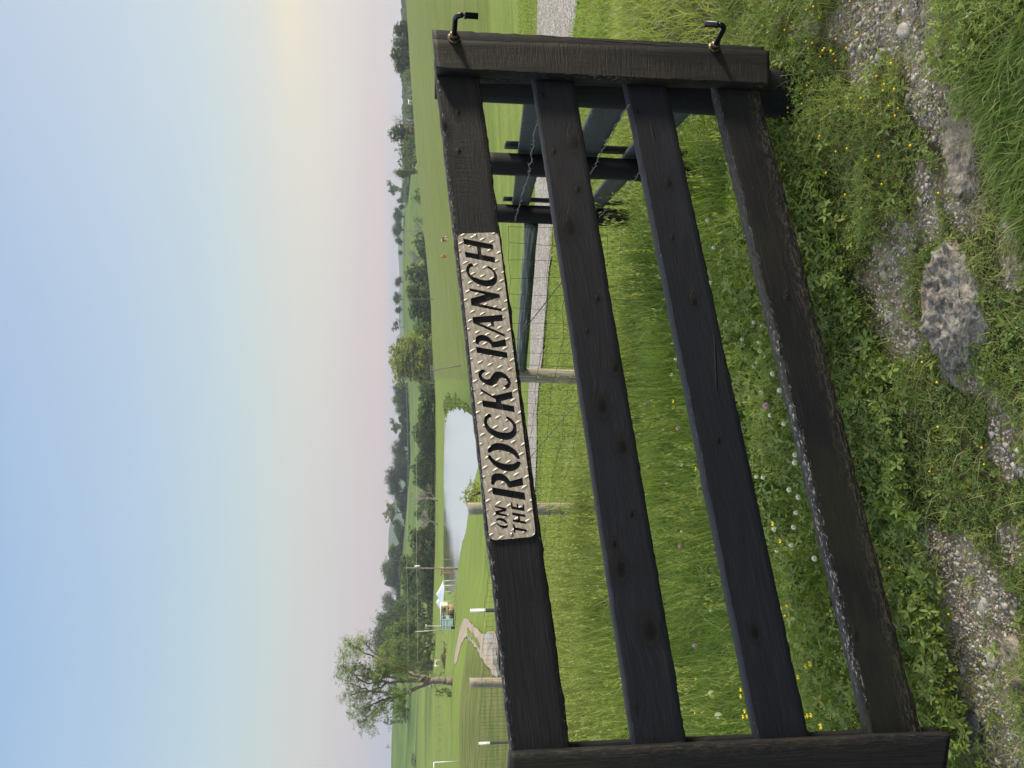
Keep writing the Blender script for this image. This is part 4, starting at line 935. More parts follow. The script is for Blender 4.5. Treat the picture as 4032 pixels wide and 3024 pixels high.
T5('round', 415, 370, 170, 430, DK, 'dark tree left of the pair behind the trailer', GS); T5('tall', 560, 230, 260, 300, MD, 'tall green tree standing above the grey leaning pole', GS)
T5('bush', 700, 120, 260, 300, MD, 'green bushes behind the trailer', GS, name='bush', cat='bush')
T5('dome', 480, 520, 300, 290, LT, 'light green tree beside the big airy tree'); T5('tall', 600, 420, 300, 270, MD, 'green tree between the leaning pole and the big airy tree', GS)
T5('bush', 780, 560, 260, 260, DK, 'dark bushes at the right foot of the big airy tree', GS, name='bush', cat='bush'); T5('bush', 740, 380, 330, 262, MD, 'thick green bushes above the brush pile', GS, name='bush', cat='bush')
T5('bush', 500, 1050, 260, 440, DK, 'dark tree crown peeping out behind the left side of the big airy tree', GH, name='tree')
T5('bare', 590, 1240, 70, 590, BR, 'tiny bare tree at the left end of the hill skyline', GH); T5('bare', 570, 1440, 60, 590, BR, 'faint bare twigs on the left hill skyline', GH)
T5('bush', 840, 1590, 130, 380, MD, 'small bushes on the left hillside', GS, name='bush', cat='bush')
T5('bush', 1095, 890, 90, 120, LT, 'small leafy sapling in the lawn left of the big airy tree', name='sapling', cat='sapling')
x_, y_ = z5(1160, 890)
T('bush', q4, 855, 400, 260, 75, (.42, .46, .13), 'young yellow-green shrub at the near edge of the lake', name='shrub', cat='shrub')
T('bush', q4, 300, 1130, 220, 300, MD, 'green tree right of the lakeside utility pole', GS, name='tree')

# far woods behind the hay field crest: one mass
rg = np.random.default_rng(77); n = 60000
az_ = np.radians(rg.uniform(13.2, 34, n)); dd_ = rg.uniform(560, 700, n); uu_ = 830+1661*np.tan(az_)/.9925
vtop = np.interp(uu_, [1220, 1300, 1420, 1500, 1560, 1659, 1800], [876, 872, 866, 864, 868, 865, 868])+9*(fbm(az_*110, dd_*.02, 3, 71)-.5)
ztop = CAM[2]+np.tan(np.radians(-7)+np.arctan((1106-vtop)/1661.))*dd_*(1+0*az_)/np.cos(az_)*np.cos(az_)
hb = H(dd_*np.sin(az_), dd_*np.cos(az_)); dfr = (dd_-560)/140
Pw = np.stack([dd_*np.sin(az_), dd_*np.cos(az_), hb+np.maximum(ztop-hb, 4)*(.35+.65*dfr)*rg.uniform(.25, 1, n)**.4], 1)
s = rg.uniform(.8, 1.9, n)[:, None]; nn = rg.normal(0, .6, (n, 3))+[0, -.6, .8]; nn /= np.linalg.norm(nn, axis=1)[:, None]; t1 = np.cross(nn, rg.normal(size=(n, 3))); t1 /= np.linalg.norm(t1, axis=1)[:, None]; t2 = np.cross(nn, t1)
o = mesh('far_woods', np.stack([Pw-t1*s, Pw-t2*s, Pw+t1*s, Pw+t2*s], 1).reshape(-1, 3), np.arange(n*4).reshape(-1, 4), CROWN, False, {'tone': np.repeat(np.clip(fbm(az_*160, dd_*.05, 2, 9), 0, 1), 4)})
o.color = (.085, .13, .065, 1); tag(o, 'blue-green woods beyond the hay field', kind='stuff')

def thicket(name, u0, u1, dist, spread, h0, h1, n, col, leaf, label, seed, band=None):
    rg = np.random.default_rng(seed); uu = rg.uniform(u0, u1, n); az_ = np.arctan((uu-830)/1661.*.9925); dd_ = dist+rg.uniform(-spread, spread, n); x = dd_*np.sin(az_); y = dd_*np.cos(az_)
    hh = h0+(h1-h0)*fbm(uu*.06, uu*0+seed, 3, seed); gap = sstep(fbm(uu*.021+3, uu*0+seed, 2, seed+5), .26, .40); k = rg.uniform(0, 1, n) < .25+.75*gap
    if band: zb = H(x, y)+(fbm(x*.5, y*.5, 3, 3)-.5)*1.2; k &= (zb > band[0]) & (zb < band[1])
    x, y, hh, dd_, uu = x[k], y[k], (hh*(.3+.7*gap))[k], dd_[k], uu[k]; n = len(x)
    P = np.stack([x, y, H(x, y)+hh*rg.uniform(0, 1, n)**.7], 1); s = leaf*rg.uniform(.6, 1.4, n)[:, None]; nn = rg.normal(0, .7, (n, 3))+[.2, -.5, .7]; nn /= np.linalg.norm(nn, axis=1)[:, None]; t1 = np.cross(nn, rg.normal(size=(n, 3))); t1 /= np.linalg.norm(t1, axis=1)[:, None]; t2 = np.cross(nn, t1)
    if name == 'ridge_undergrowth': P[:, 2] -= 6*np.exp(-((uu-520)/26)**2)
    o = mesh(name, np.stack([P-t1*s, P-t2*s*.6, P+t1*s, P+t2*s*.6], 1).reshape(-1, 3), np.arange(n*4).reshape(-1, 4), CROWN, False, {'tone': np.repeat(np.clip(fbm(uu*.35, P[:, 2]*.8, 3, 9)*1.3-.15, 0, 1), 4)}); o.color = (*col, 1); tag(o, label, kind='stuff')
thicket('hedgerow_undergrowth', 280, 835, 296, 8, 2.5, 9.5, 30000, (.11, .155, .065), .42, 'dense scrub filling the hedgerow behind the lake', 5)
thicket('hedgerow_undergrowth', 835, 1130, 345, 10, 2, 8.0, 16000, (.10, .145, .06), .45, 'dense scrub of the hedgerow behind the hay field crest', 8)
thicket('shore_reeds', 735, 812, 150, 66, .15, .75, 16000, (.17, .22, .065), .28, 'ragged green growth along the right shore of the lake', 21, (-6.62, -6.25))
thicket('ridge_undergrowth', 230, 830, 598, 12, 2, 12, 26000, (.09, .13, .062), .75, 'dense dark scrub between the ridge trees', 12)
# the big airy tree on the left, with forked trunk
bx_, by_ = z5(1232, 750); BT = at_d(bx_, by_, 118); bz = float(H(BT[0], BT[1])); rootb = empty('tree', (BT[0], BT[1], bz), 'tall airy tree with a forked pale trunk standing alone on the left lawn', 'tree')
dB = 118.; pxm = dB/FPX
def b5(X, Y, off=0.):
    x, y = z5(X, Y); p = at_d(x, y, dB+off); return p
limbs = [([(1240, 748), (1180, 742), (1100, 745), (1010, 740), (960, 735)], .50, .36), ([(1050, 742), (1000, 715), (960, 700), (880, 690), (800, 640), (700, 600), (600, 560), (480, 500)], .36, .10),
 ([(1000, 780), (940, 800), (870, 840), (800, 880), (720, 905), (620, 930), (520, 960), (400, 1020)], .32, .09), ([(960, 735), (880, 745), (780, 750), (700, 755), (600, 765), (480, 745), (380, 700), (280, 690)], .33, .08),
 ([(780, 750), (700, 720), (600, 700), (480, 660), (380, 620), (300, 560)], .2, .07), ([(720, 905), (640, 890), (560, 870), (440, 850), (300, 870), (200, 900)], .18, .06),
 ([(620, 930), (560, 980), (480, 1040), (420, 1100), (340, 1180)], .14, .05), ([(600, 765), (520, 820), (430, 860), (330, 820), (220, 780)], .15, .05), ([(600, 560), (520, 500), (440, 430), (380, 370), (330, 310)], .13, .04),
 ([(480, 500), (400, 470), (300, 420), (220, 350)], .12, .04), ([(1000, 780), (1040, 770), (1100, 755), (1200, 750)], .22, .28), ([(840, 850), (800, 960), (760, 1010)], .08, .03), ([(700, 600), (640, 680), (560, 640)], .1, .04),
 ([(480, 745), (400, 780), (300, 720), (180, 640), (120, 580)], .12, .04), ([(880, 690), (840, 620), (780, 590)], .1, .04)]
parts = []; tips = []; rg = np.random.default_rng(3); sc_seed = 0
for k, (pp, ra, rb) in enumerate(limbs):
    offs = np.cumsum(rg.normal(0, .5, len(pp)))*(0 if k == 0 else 1)
    P = np.array([b5(X, Y, o_) for (X, Y), o_ in zip(pp, offs)]); 
    tt = np.linspace(0, 1, len(P)); t2 = np.linspace(0, 1, len(P)*4); PP = np.stack([np.interp(t2, tt, P[:, j]) for j in range(3)], 1); PP[1:-1] += rg.normal(0, .05, (len(PP)-2, 3))
    if k == 0: PP[0, 2] = bz-.3
    rr = np.interp(t2, [0, 1], [ra, rb]); 
    if k == 0: rr[:3] *= [1.35, 1.15, 1.05]
    parts.append(tube(PP, rr, 9))
    for _ in range(16 if k else 0):
        i = rg.integers(len(PP)//4, len(PP)); d0 = PP[min(i, len(PP)-1)]-PP[max(i-2, 0)]; d0 /= np.linalg.norm(d0)+1e-6
        d0 = d0+rg.normal(0, .65, 3); d0 /= np.linalg.norm(d0); L_ = rg.uniform(.7, 2.2); Q = [PP[i]]
        for _2 in range(4): d0 = d0+rg.normal(0, .22, 3)+[0, 0, .05]; d0 /= np.linalg.norm(d0); Q.append(Q[-1]+d0*L_/4)
        parts.append(tube(np.array(Q), np.linspace(.05, .012, 5), 4, False))
        if i > len(PP)*.42: tips.append(Q[-1]); tips.append(Q[2])
V_, F_1 = join(parts); mesh('trunk', V_, F_1, simple('grey_brown_bark', (.19, .16, .125), .9, 0, 4, .5, .6, .05), True, None, None, rootb, np.array(rootb.location[:]))
# leaf clumps placed through the crown's volume
extra = []
for X, Y, rx, ry, n_ in [(300, 430, 90, 110, 30), (180, 330, 45, 60, 12), (160, 480, 80, 80, 24), (110, 650, 60, 90, 22), (260, 600, 80, 80, 16), (230, 900, 110, 90, 34), (300, 1060, 100, 80, 30), (380, 1190, 80, 70, 26), (330, 310, 40, 40, 6), (470, 1070, 70, 70, 16), (600, 1060, 50, 60, 14), (420, 640, 90, 70, 18), (560, 620, 80, 70, 22), (700, 640, 90, 80, 28), (800, 600, 60, 70, 14), (640, 860, 70, 90, 26), (760, 880, 50, 60, 12), (480, 760, 80, 80, 16), (370, 940, 80, 70, 16), (820, 760, 50, 60, 8), (200, 1100, 50, 50, 8), (430, 1270, 40, 40, 8), (560, 470, 80, 50, 12), (130, 930, 30, 40, 5)]:
    for _ in range(n_): extra.append(b5(rg.normal(X, rx*.5), rg.normal(Y, ry*.5), rg.normal(0, 1.6)))
tp_ = np.vstack([np.array(tips), np.array(extra)])
a, b, c = leaves(tp_, 30000, .105, .42, 8, clump=5, flat=.8); cr = mesh('crown', a, b, CROWN, False, {'tone': c}, None, rootb, np.array(rootb.location[:])); cr.color = (.22, .29, .105, 1)

# ------------------------------------------------------------------ grasses
GRASS = leaf_mat('grass_blades', (.060, .120, .026), (.255, .350, .080), .5, .42, False, (.36, .34, .15), .35)
def blades(name, x, y, h, wd, lean, seed, tone, dry, label, base=0., droop=.5, ldir=None, nseg=3):
    rg = np.random.default_rng(seed); n = len(x); z = H(x, y)+base
    a = rg.uniform(0, 6.283, n); la = rg.uniform(0, 6.283, n) if ldir is None else ldir+rg.normal(0, .9, n)
    lx, ly = np.cos(la)*lean, np.sin(la)*lean; cx, cy = np.cos(a), np.sin(a)
    P = np.stack([x, y, z], 1); Vs = []
    ts = np.linspace(0, 1, nseg+1)
    for t_ in ts:
        c = P+np.stack([lx*h*t_**1.8, ly*h*t_**1.8, h*(t_-droop*lean*t_**2.6)], 1); ww = wd*(1-t_**2.2)*.5+wd*.03
        Vs.append(c-np.stack([cx*ww, cy*ww, 0*ww], 1)); Vs.append(c+np.stack([cx*ww, cy*ww, 0*ww], 1))
    Vs = np.stack(Vs, 1).reshape(-1, 3); k = 2*(nseg+1); b = np.arange(n)[:, None]*k
    F_ = np.stack([np.concatenate([b+2*i, b+2*i+1, b+2*i+3, b+2*i+2], 1) for i in range(nseg)], 1).reshape(-1, 4)
    o = mesh(name, Vs, F_, GRASS, False, {'tone': np.repeat(tone, k), 'dry': np.repeat(dry, k)})
    tag(o, label, kind='stuff'); return o
def inview(x, y, m=120):
    px, py = project(np.stack([x, y, H(x, y)+.1], 1)); return (py > -m) & (py < 3024+m) & (px < 4032+m*2)
def scatter(n, x0, x1, y0, y1, seed):
    rg = np.random.default_rng(seed); return rg.uniform(x0, x1, n), rg.uniform(y0, y1, n), rg
# tall seeding meadow between gate and wire fence
x, y, rg = scatter(640000, -7.5, 1.3, 2.75, 13.5, 21)
keep = (meadow_side(x, y) > .0) & inview(x, y) & (x < 1.15+.09*(y-2.7)) & (x > -.56*y-.3)
gate_back = (y-2.2)*math.cos(PSI)-(x)*math.sin(PSI)
gdist = (np.stack([x, y], 1)-GP[:2]) @ GN[:2]
keep &= gdist > .10
dens = np.clip(1.15-.07*(y-2.7), .25, 1)*(.25+.95*sstep(fbm(x*2.6, y*2.6, 3, 4), .30, .55))*np.where(gdist < .7, .45, 1)
keep &= rg.uniform(0, 1, len(x)) < dens
x, y, gdist = x[keep], y[keep], gdist[keep]; n = len(x)
ph = fbm(x*1.3, y*1.3, 3, 14); hh = (.09+.36*ph)*np.clip(.55+gdist*.5, .55, 1.15)*rg.uniform(.6, 1.25, n)*(1-.35*sstep(y, 7, 10))
tone = np.clip(rg.normal(.50, .30, n)+(fbm(x*1.1, y*1.1, 3, 17)-.5)*1.3, 0, 1); dry = np.clip((rg.uniform(0, 1, n) < .04+.10*sstep(y, 5.5, 9)).astype(float)*rg.uniform(.3, .9, n)+.30*sstep(y, 4.5, 8.5), 0, 1)
blades('meadow_grass', x, y, hh, (.0030+.00034*y)*rg.uniform(.6, 1.5, n)*np.where(rg.uniform(0, 1, n) < .10, 2.3, 1), rg.uniform(.05, .95, n), 22, tone, dry, 'tall green meadow grass between the gate and the wire fence')
# seed heads on thin stems
m_ = rg.uniform(0, 1, n) < .016+.010*sstep(y, 4.5, 8); sx_, sy_, sh_ = x[m_], y[m_], hh[m_]*1.5+.06
blades('grass_stems', sx_, sy_, sh_, np.full(len(sx_), .0028)+.0002*sy_, rg.uniform(.1, .35, len(sx_)), 23, np.full(len(sx_), .8), rg.uniform(.2, .6, len(sx_)), 'thin grass stems standing above the meadow', droop=.2, ldir=math.pi*.9)
k = len(sx_); rep = 9; hx = np.repeat(sx_, rep); hy = np.repeat(sy_, rep); hz = np.repeat(H(sx_, sy_)+sh_*.97, rep)+rg.uniform(-.085, .01, k*rep)
hx = hx-np.repeat(rg.uniform(.01, .06, k), rep)+rg.normal(0, .006, k*rep); hy = hy+rg.normal(0, .006, k*rep); P = np.stack([hx, hy, hz], 1)
d1 = rg.normal(0, .3, (k*rep, 3))+[0, 0, 1]; d1 /= np.linalg.norm(d1, axis=1)[:, None]; d2 = np.cross(d1, rg.normal(size=(k*rep, 3))); d2 /= np.linalg.norm(d2, axis=1)[:, None]
L_ = .011+.0009*hy[:, None]; o = mesh('seed_heads', np.stack([P-d1*L_, P-d2*L_*.32, P+d1*L_, P+d2*L_*.32], 1).reshape(-1, 3), np.arange(k*rep*4).reshape(-1, 4), GRASS, False, {'tone': np.repeat(rg.uniform(.6, 1, k*rep), 4), 'dry': np.repeat(rg.uniform(.1, .7, k*rep), 4)}); tag(o, 'feathery seed heads of the meadow grass', kind='stuff')
# lawn strip beyond, and grass on the far side of the board fence
x, y, rg = scatter(330000, -9, 9, 2.9, 16, 31)
right = x > 1.12+.09*(y-2.7)
keep = ((meadow_side(x, y) < .05) | right) & inview(x, y)
roadn = np.interp(x, [-6, -2.6, -.4, 2, 4.6, 7.5, 12], [14.4, 13.7, 13.0, 11.6, 8.9, 6.4, 4.2]); keep &= ~((y > roadn+.1) & (y < roadn+3.4) & (x > -3)) 
keep &= ~((y > roadn) & (y < roadn+.8*1.0) & (x <= -3)) | (x < -6)
nearr = right & (y < 7)
keep &= (rg.uniform(0, 1, len(x)) < np.where(nearr, .95, .75))
keep &= ~((bare(x, y) > .4) & (y < 3.3))
x, y = x[keep], y[keep]; n = len(x); ph = fbm(x*2.2, y*2.2, 3, 34); nr_ = (x > 1.12+.09*(y-2.7)) & (y < roadn[keep])
hh = np.where(nr_, .05+.13*ph, .03+.035*ph)*rg.uniform(.6, 1.3, n)
tone = np.clip(rg.normal(.66, .2, n)+(fbm(x*.7, y*2.2, 2, 37)-.5)*1.1, 0, 1)
blades('lawn_grass', x, y, hh, (.0045+.0006*y)*rg.uniform(.7, 1.3, n), rg.uniform(.3, .9, n), 32, tone, np.clip(.22+(rg.uniform(0, 1, n) < .16)*rg.uniform(.3, .7, n)+(fbm(x*.9, y*3, 2, 41)-.5)*.5, 0, 1), 'short green grass along the gravel road and beyond the wire fence', nseg=2)

# --- low weeds in front of the gate and broad-leaved weeds behind it
WEED = leaf_mat('weed_leaves', (.085, .145, .034), (.255, .325, .085), .5, .36, False, (.30, .30, .07), .3)
def leafpack(name, C, size, up, seed, shape, tone, dry, label, petal=3, tilt=.5):
    """C (n,3) centres; each centre carries `petal` leaflets"""
    rg = np.random.default_rng(seed); n = len(C)
    nrm = rg.normal(0, tilt, (n, 3))+[0, 0, 1]; nrm /= np.linalg.norm(nrm, axis=1)[:, None]
    e = np.cross(nrm, rg.normal(size=(n, 3))); e /= np.linalg.norm(e, axis=1)[:, None]; f = np.cross(nrm, e)
    out = []
    for k in range(petal):
        a = 2*math.pi*k/petal+rg.normal(0, .15, n)
        d = e*np.cos(a)[:, None]+f*np.sin(a)[:, None]+nrm*rg.normal(.05, .2, n)[:, None]; s = np.cross(nrm, d); s /= np.linalg.norm(s, axis=1)[:, None]
        for u_, v_ in shape: out.append(C+d*(size*u_)[:, None]+s*(size*v_)[:, None]+nrm*(size*.25*abs(v_))[:, None])
    m_ = len(shape); Vs = np.stack(out, 1).reshape(-1, 3)
    # two faces per leaflet, folded on the midrib
    b = np.arange(n*petal)[:, None]*m_; h = m_//2
    F1 = b+np.arange(0, h+1); F2 = np.concatenate([b+np.arange(h, m_), b], 1)
    F_ = np.concatenate([F1, F2], 0)
    o = mesh(name, Vs, F_, WEED, False, {'tone': np.repeat(tone, petal*m_), 'dry': np.repeat(dry, petal*m_)}); tag(o, label, kind='stuff'); return o
CLOV = [(.08, 0), (.45, .34), (.85, .36), (1.0, 0), (.85, -.36), (.45, -.34)]
NARR = [(.02, 0), (.35, .10), (.75, .09), (1.1, 0), (.75, -.09), (.35, -.10)]
OVAL = [(.05, 0), (.35, .22), (.8, .17), (1.15, 0), (.8, -.17), (.35, -.22)]
GRCL = [(0, 300, 2050, 2212), (300, 560, 2120, 2212)]
def foreground(n, seed):
    x, y, rg = scatter(n, -2.0, 2.3, 1.35, 3.35, seed); k = inview(x, y, 200)
    x, y = x[k], y[k]; b = bare(x, y)+.0; hm = .015+.085*sstep(fbm(x*3.1, y*3.1, 3, 61), .30, .68)
    hm = hm*(1-.85*b); kk = rg.uniform(0, 1, len(x)) > b*.84
    x, y, hm = x[kk], y[kk], hm[kk]; return x, y, hm, rg
x, y, hm, rg = foreground(92000, 51)
typ = fbm(x*2.6+40, y*2.6, 3, 66); zz0 = H(x, y)
def pk(mask): return np.stack([x[mask], y[mask], zz0[mask]+hm[mask]*rg.uniform(.15, 1, mask.sum())**.7], 1)
def tn(P, a=.5): return np.clip(rg.normal(a, .2, len(P))+(fbm(P[:, 0]*2, P[:, 1]*2, 2, 5)-.5)*.9, 0, 1)
r_ = rg.uniform(0, 1, len(x))
P = pk((typ+.25*r_ > .60)); leafpack('clover_patch', P, rg.uniform(.0055, .0115, len(P)), 1, 52, CLOV, tn(P, .40), (rg.uniform(0, 1, len(P)) < .03)*.6, 'clover leaves covering the ground in front of the gate')
P = pk((typ+.25*r_ <= .60)); leafpack('low_weeds', P, rg.uniform(.006, .0135, len(P)), 1, 53, NARR, tn(P, .52), (rg.uniform(0, 1, len(P)) < .16)*rg.uniform(.3, .9, len(P)), 'fine-leaved low weeds around the clover in front of the gate', petal=5, tilt=.7)
m_ = r_ < .022; P = pk(m_)+[0, 0, .008]; leafpack('broad_weeds', P, rg.uniform(.013, .028, len(P)), 1, 54, OVAL, tn(P, .6), np.zeros(len(P)), 'broad-leaved weeds scattered through the clover', petal=4, tilt=.5)
m_ = rg.uniform(0, 1, len(x)) < .22; blades('verge_grass', x[m_], y[m_], hm[m_]*rg.uniform(.9, 2.0, m_.sum())+.01, np.full(m_.sum(), .0021), rg.uniform(.3, 1.3, m_.sum()), 55, rg.uniform(.3, .95, m_.sum()), (rg.uniform(0, 1, m_.sum()) < .5)*rg.uniform(.4, 1, m_.sum()), 'thin short grass and dry straws among the clover')
# broad-leaved weeds close behind the gate
x, y, rg = scatter(80000, -2.4, 1.3, 2.0, 6.2, 56); gd = (np.stack([x, y], 1)-GP[:2]) @ GN[:2]
k = (gd > .06) & (gd < 3.0) & inview(x, y, 200) & (rg.uniform(0, 1, len(x)) < np.maximum(1.1-gd*.5, .30)); x, y, gd = x[k], y[k], gd[k]
hm = .06+.20*sstep(fbm(x*2.1, y*2.1, 3, 67), .25, .7)*np.clip(.4+gd, .4, 1); P = np.stack([x, y, H(x, y)+hm*rg.uniform(.2, 1, len(x))**.6], 1); r_ = rg.uniform(0, 1, len(x))
for nm, msk, sz, shp, pe, lb in (('clover_stand', r_ < .5, (.008, .0155), CLOV, 3, 'taller clover growing close behind the gate'), ('leafy_weeds', (r_ >= .5) & (r_ < .8), (.014, .034), OVAL, 4, 'leafy dock and weeds close behind the gate'), ('feathery_weeds', r_ >= .8, (.012, .026), NARR, 6, 'feathery weeds close behind the bottom rail')):
    Q = P[msk]; leafpack(nm, Q, rg.uniform(*sz, len(Q)), 1, 57+pe, shp, tn(Q, .48), (rg.uniform(0, 1, len(Q)) < .05)*.6, lb, petal=pe, tilt=.75)
# long tussock grass at the very front right
PT = []
def pxscatter(n, poly, seed):
    rg = np.random.default_rng(seed); P = []
    ys = [p[1] for p in poly]; xs = [p[0] for p in poly]
    while len(P) < n:
        a, b = rg.uniform(min(xs), max(xs)), rg.uniform(min(ys), max(ys))
        if inpoly(a, b, poly): P.append((a, b))
    # map through a coarse grid of ground hits
    return P
c4 = [hit(*p) for p in [(3850, -150), (3860, 200), (3935, 400), (4000, 620), (4090, 880), (4250, 900), (4250, -150)]]; poly = [(c[0], c[1]) for c in c4]
cpx = np.array(poly); rg = np.random.default_rng(71); x = rg.uniform(cpx[:, 0].min(), cpx[:, 0].max(), 12000); y = rg.uniform(cpx[:, 1].min(), cpx[:, 1].max(), 12000)
k = np.array([inpoly(a, b, poly) for a, b in zip(x, y)]) & (fbm(x*7, y*7, 2, 8) > .30); x, y = x[k], y[k]; n = len(x)
blades('tussock_grass', x, y, rg.uniform(.04, .115, n), rg.uniform(.0030, .0060, n), rg.uniform(.3, 1.2, n), 72, np.clip(rg.normal(.45, .2, n), 0, 1), (rg.uniform(0, 1, n) < .10)*rg.uniform(.4, 1, n), 'long green grass tussock in the near right corner', ldir=math.pi*.8, nseg=4)
# dry straw under the tussock
x = rg.uniform(cpx[:, 0].min()-.1, cpx[:, 0].max(), 1500); y = rg.uniform(cpx[:, 1].min(), cpx[:, 1].max()+.12, 1500)
blades('dry_straw', x, y, rg.uniform(.03, .09, 1500), np.full(1500, .0016), rg.uniform(.9, 1.8, 1500), 73, np.full(1500, .9), rg.uniform(.7, 1, 1500), 'dry straws lying around the stones at the front', droop=.55)

x, y, rg = scatter(9000, -2.0, 2.3, 1.35, 3.0, 75); k = inview(x, y, 150) & (rg.uniform(0, 1, len(x)) < .25+.6*fbm(x*3, y*3, 2, 77)); x, y = x[k], y[k]; n = len(x)
blades('dead_straw', x, y, rg.uniform(.02, .085, n), rg.uniform(.0010, .0022, n), rg.uniform(1.0, 2.4, n), 76, rg.uniform(.3, 1, n), rg.uniform(.75, 1, n), 'dead straws and stems scattered over the verge', base=.012, droop=.42)
# --- stones
def stones(name, x, y, s, seed, mat, label):
    rg = np.random.default_rng(seed); n = len(x)
    b = np.array([[i, j, k] for i in (-1, 1) for j in (-1, 1) for k in (-1, 1)], float)*.5; fb = np.array([[0, 1, 3, 2], [4, 6, 7, 5], [0, 4, 5, 1], [2, 3, 7, 6], [0, 2, 6, 4], [1, 5, 7, 3]])
    v = b[None]*(1+rg.normal(0, .26, (n, 8, 3))); v *= np.stack([rg.uniform(.8, 1.5, n), rg.uniform(.6, 1.1, n), rg.uniform(.35, .8, n)], 1)[:, None, :]; v *= s[:, None, None]
    a = rg.uniform(0, 6.28, n); ti = rg.normal(0, .35, n); ca_, sa_ = np.cos(a), np.sin(a); R_ = np.zeros((n, 3, 3)); R_[:, 0, 0] = ca_; R_[:, 0, 1] = -sa_; R_[:, 1, 0] = sa_; R_[:, 1, 1] = ca_; R_[:, 2, 2] = 1
    Rx = np.zeros((n, 3, 3)); Rx[:, 0, 0] = 1; Rx[:, 1, 1] = np.cos(ti); Rx[:, 1, 2] = -np.sin(ti); Rx[:, 2, 1] = np.sin(ti); Rx[:, 2, 2] = np.cos(ti)
    v = np.einsum('nij,nkj->nki', R_ @ Rx, v)+np.stack([x, y, H(x, y)+s*.12], 1)[:, None, :]
    o = mesh(name, v.reshape(-1, 3), (np.arange(n)[:, None, None]*8+fb).reshape(-1, 4), mat, False, {'tone': np.repeat(rg.uniform(0, 1, n), 8)}); tag(o, label, kind='stuff'); return o
m, t = material('loose_stone'); tone = t.attr('tone'); gp_ = t.add('ShaderNodeNewGeometry').outputs['Position']
c = t.ramp(tone, [(0, (.15, .125, .10)), (.3, (.26, .23, .195)), (.6, (.35, .325, .29)), (.88, (.41, .40, .385)), (1, (.56, .53, .48))]); c = t.mix(t.math('MULTIPLY', t.step(t.noise(gp_, 150, 3), .45, .65), .35), c, (.15, .13, .11, 1))
t.put(t.p.inputs['Base Color'], c); t.p.inputs['Roughness'].default_value = .85; STONE = m
x, y, rg = scatter(90000, -2.0, 2.3, 1.35, 3.2, 81); k = inview(x, y, 150) & (rg.uniform(0, 1, len(x)) < bare(x, y)*.9+.04); x, y = x[k], y[k]
stones('gravel_stones', x, y, rg.uniform(.0030, .0080, len(x))*np.where(rg.uniform(0, 1, len(x)) < .05, 2.0, 1), 82, STONE, 'loose pale gravel in the bare patches in front of the gate')
x, y, rg = scatter(26000, 1.5, 8, 6.5, 12.5, 83); rn = np.interp(x, [-.4, 2, 4.6, 7.5, 12], [13.0, 11.6, 8.9, 6.4, 4.2]); k = inview(x, y) & (y > rn+.1) & (y < rn+3.2); x, y = x[k], y[k]
o = stones('road_gravel', x, y, rg.uniform(.01, .03, len(x)), 84, STONE, 'coarse pale gravel lying on the farm road')
# ------------------------------------------------------------------ rocks, loose pieces
def rock(name, px, py, sx_, sy_, sz_, rot, seed, mat, label, sink=.35, flat=.6, sub=5, cat='rock'):
    sub = 6 if sx_ > .1 else sub
    c = hit(px, py); bm = bmesh.new(); bmesh.ops.create_icosphere(bm, subdivisions=sub, radius=1)
    co = np.array([v.co[:] for v in bm.verts]); r = np.ones(len(co)); off = seed*7.3
    d1 = fbm(co[:, 0]*1.6+off, co[:, 1]*1.6+co[:, 2]*1.1, 3, seed)-.5; d2 = fbm(co[:, 0]*5+off, co[:, 1]*5+co[:, 2]*4, 4, seed+3)-.5; d3 = fbm(co[:, 0]*16, co[:, 1]*16+co[:, 2]*13, 4, seed+5)-.5; d2 = d2*.6-.7*(np.abs(fbm(co[:, 0]*4+3, co[:, 1]*4+co[:, 2]*3, 3, seed+9)-.5)*2-.18)
    co = co*(1+.34*d1+.20*d2+.06*d3)[:, None]
    top = co[:, 2] > flat; co[top, 2] = flat+(co[top, 2]-flat)*.25+.50*d2[top]+.14*d3[top]
    co = co*[sx_, sy_, sz_]; ca_, sa_ = math.cos(rot), math.sin(rot); co = np.stack([co[:, 0]*ca_-co[:, 1]*sa_, co[:, 0]*sa_+co[:, 1]*ca_, co[:, 2]], 1)
    z0 = float(H(c[0], c[1])); F_ = [[v.index for v in f.verts] for f in bm.faces]; bm.free()
    o = mesh(name, co+[c[0], c[1], z0-sink*sz_+sz_*.3], F_, mat, False, None, None, None, (c[0], c[1], z0)); tag(o, label, cat); return o
m, t = material('lichened_limestone'); tc = t.add('ShaderNodeTexCoord').outputs['Object']; nn_ = t.add('ShaderNodeNewGeometry').outputs['Normal']
a_ = t.noise(tc, 24, 9, .78); b_ = t.noise(tc, 75, 5, .75); c_ = t.noise(tc, 6, 4); sz2 = t.add('ShaderNodeSeparateXYZ'); t.put(sz2.inputs[0], nn_)
chp = t.vor(tc, 62, 'F1', 1); chs = t.add('ShaderNodeSeparateColor'); t.put(chs.inputs[0], chp); chd = t.vor(tc, 62)
c = t.ramp(a_, [(.36, (.06, .056, .05)), (.46, (.15, .14, .125)), (.56, (.30, .28, .25)), (.66, (.50, .475, .43))])
chm = t.math('MULTIPLY', t.step(chs.outputs[0], .62, .72), t.math('SUBTRACT', 1, t.step(chd, .25, .45))); c = t.mix(t.math('MULTIPLY', chm, .9), c, (.24, .22, .19, 1))
c = t.mix(t.math('MULTIPLY', t.step(b_, .56, .66), .7), c, (.40, .37, .32, 1)); c = t.mix(t.math('MULTIPLY', t.step(t.noise(tc, 9, 3), .62, .7), .5), c, (.32, .20, .11, 1))
side_ = t.math('SUBTRACT', 1, t.step(sz2.outputs[2], .12, .55)); c = t.mix(t.math('MULTIPLY', side_, .8), c, (.58, .55, .49, 1))
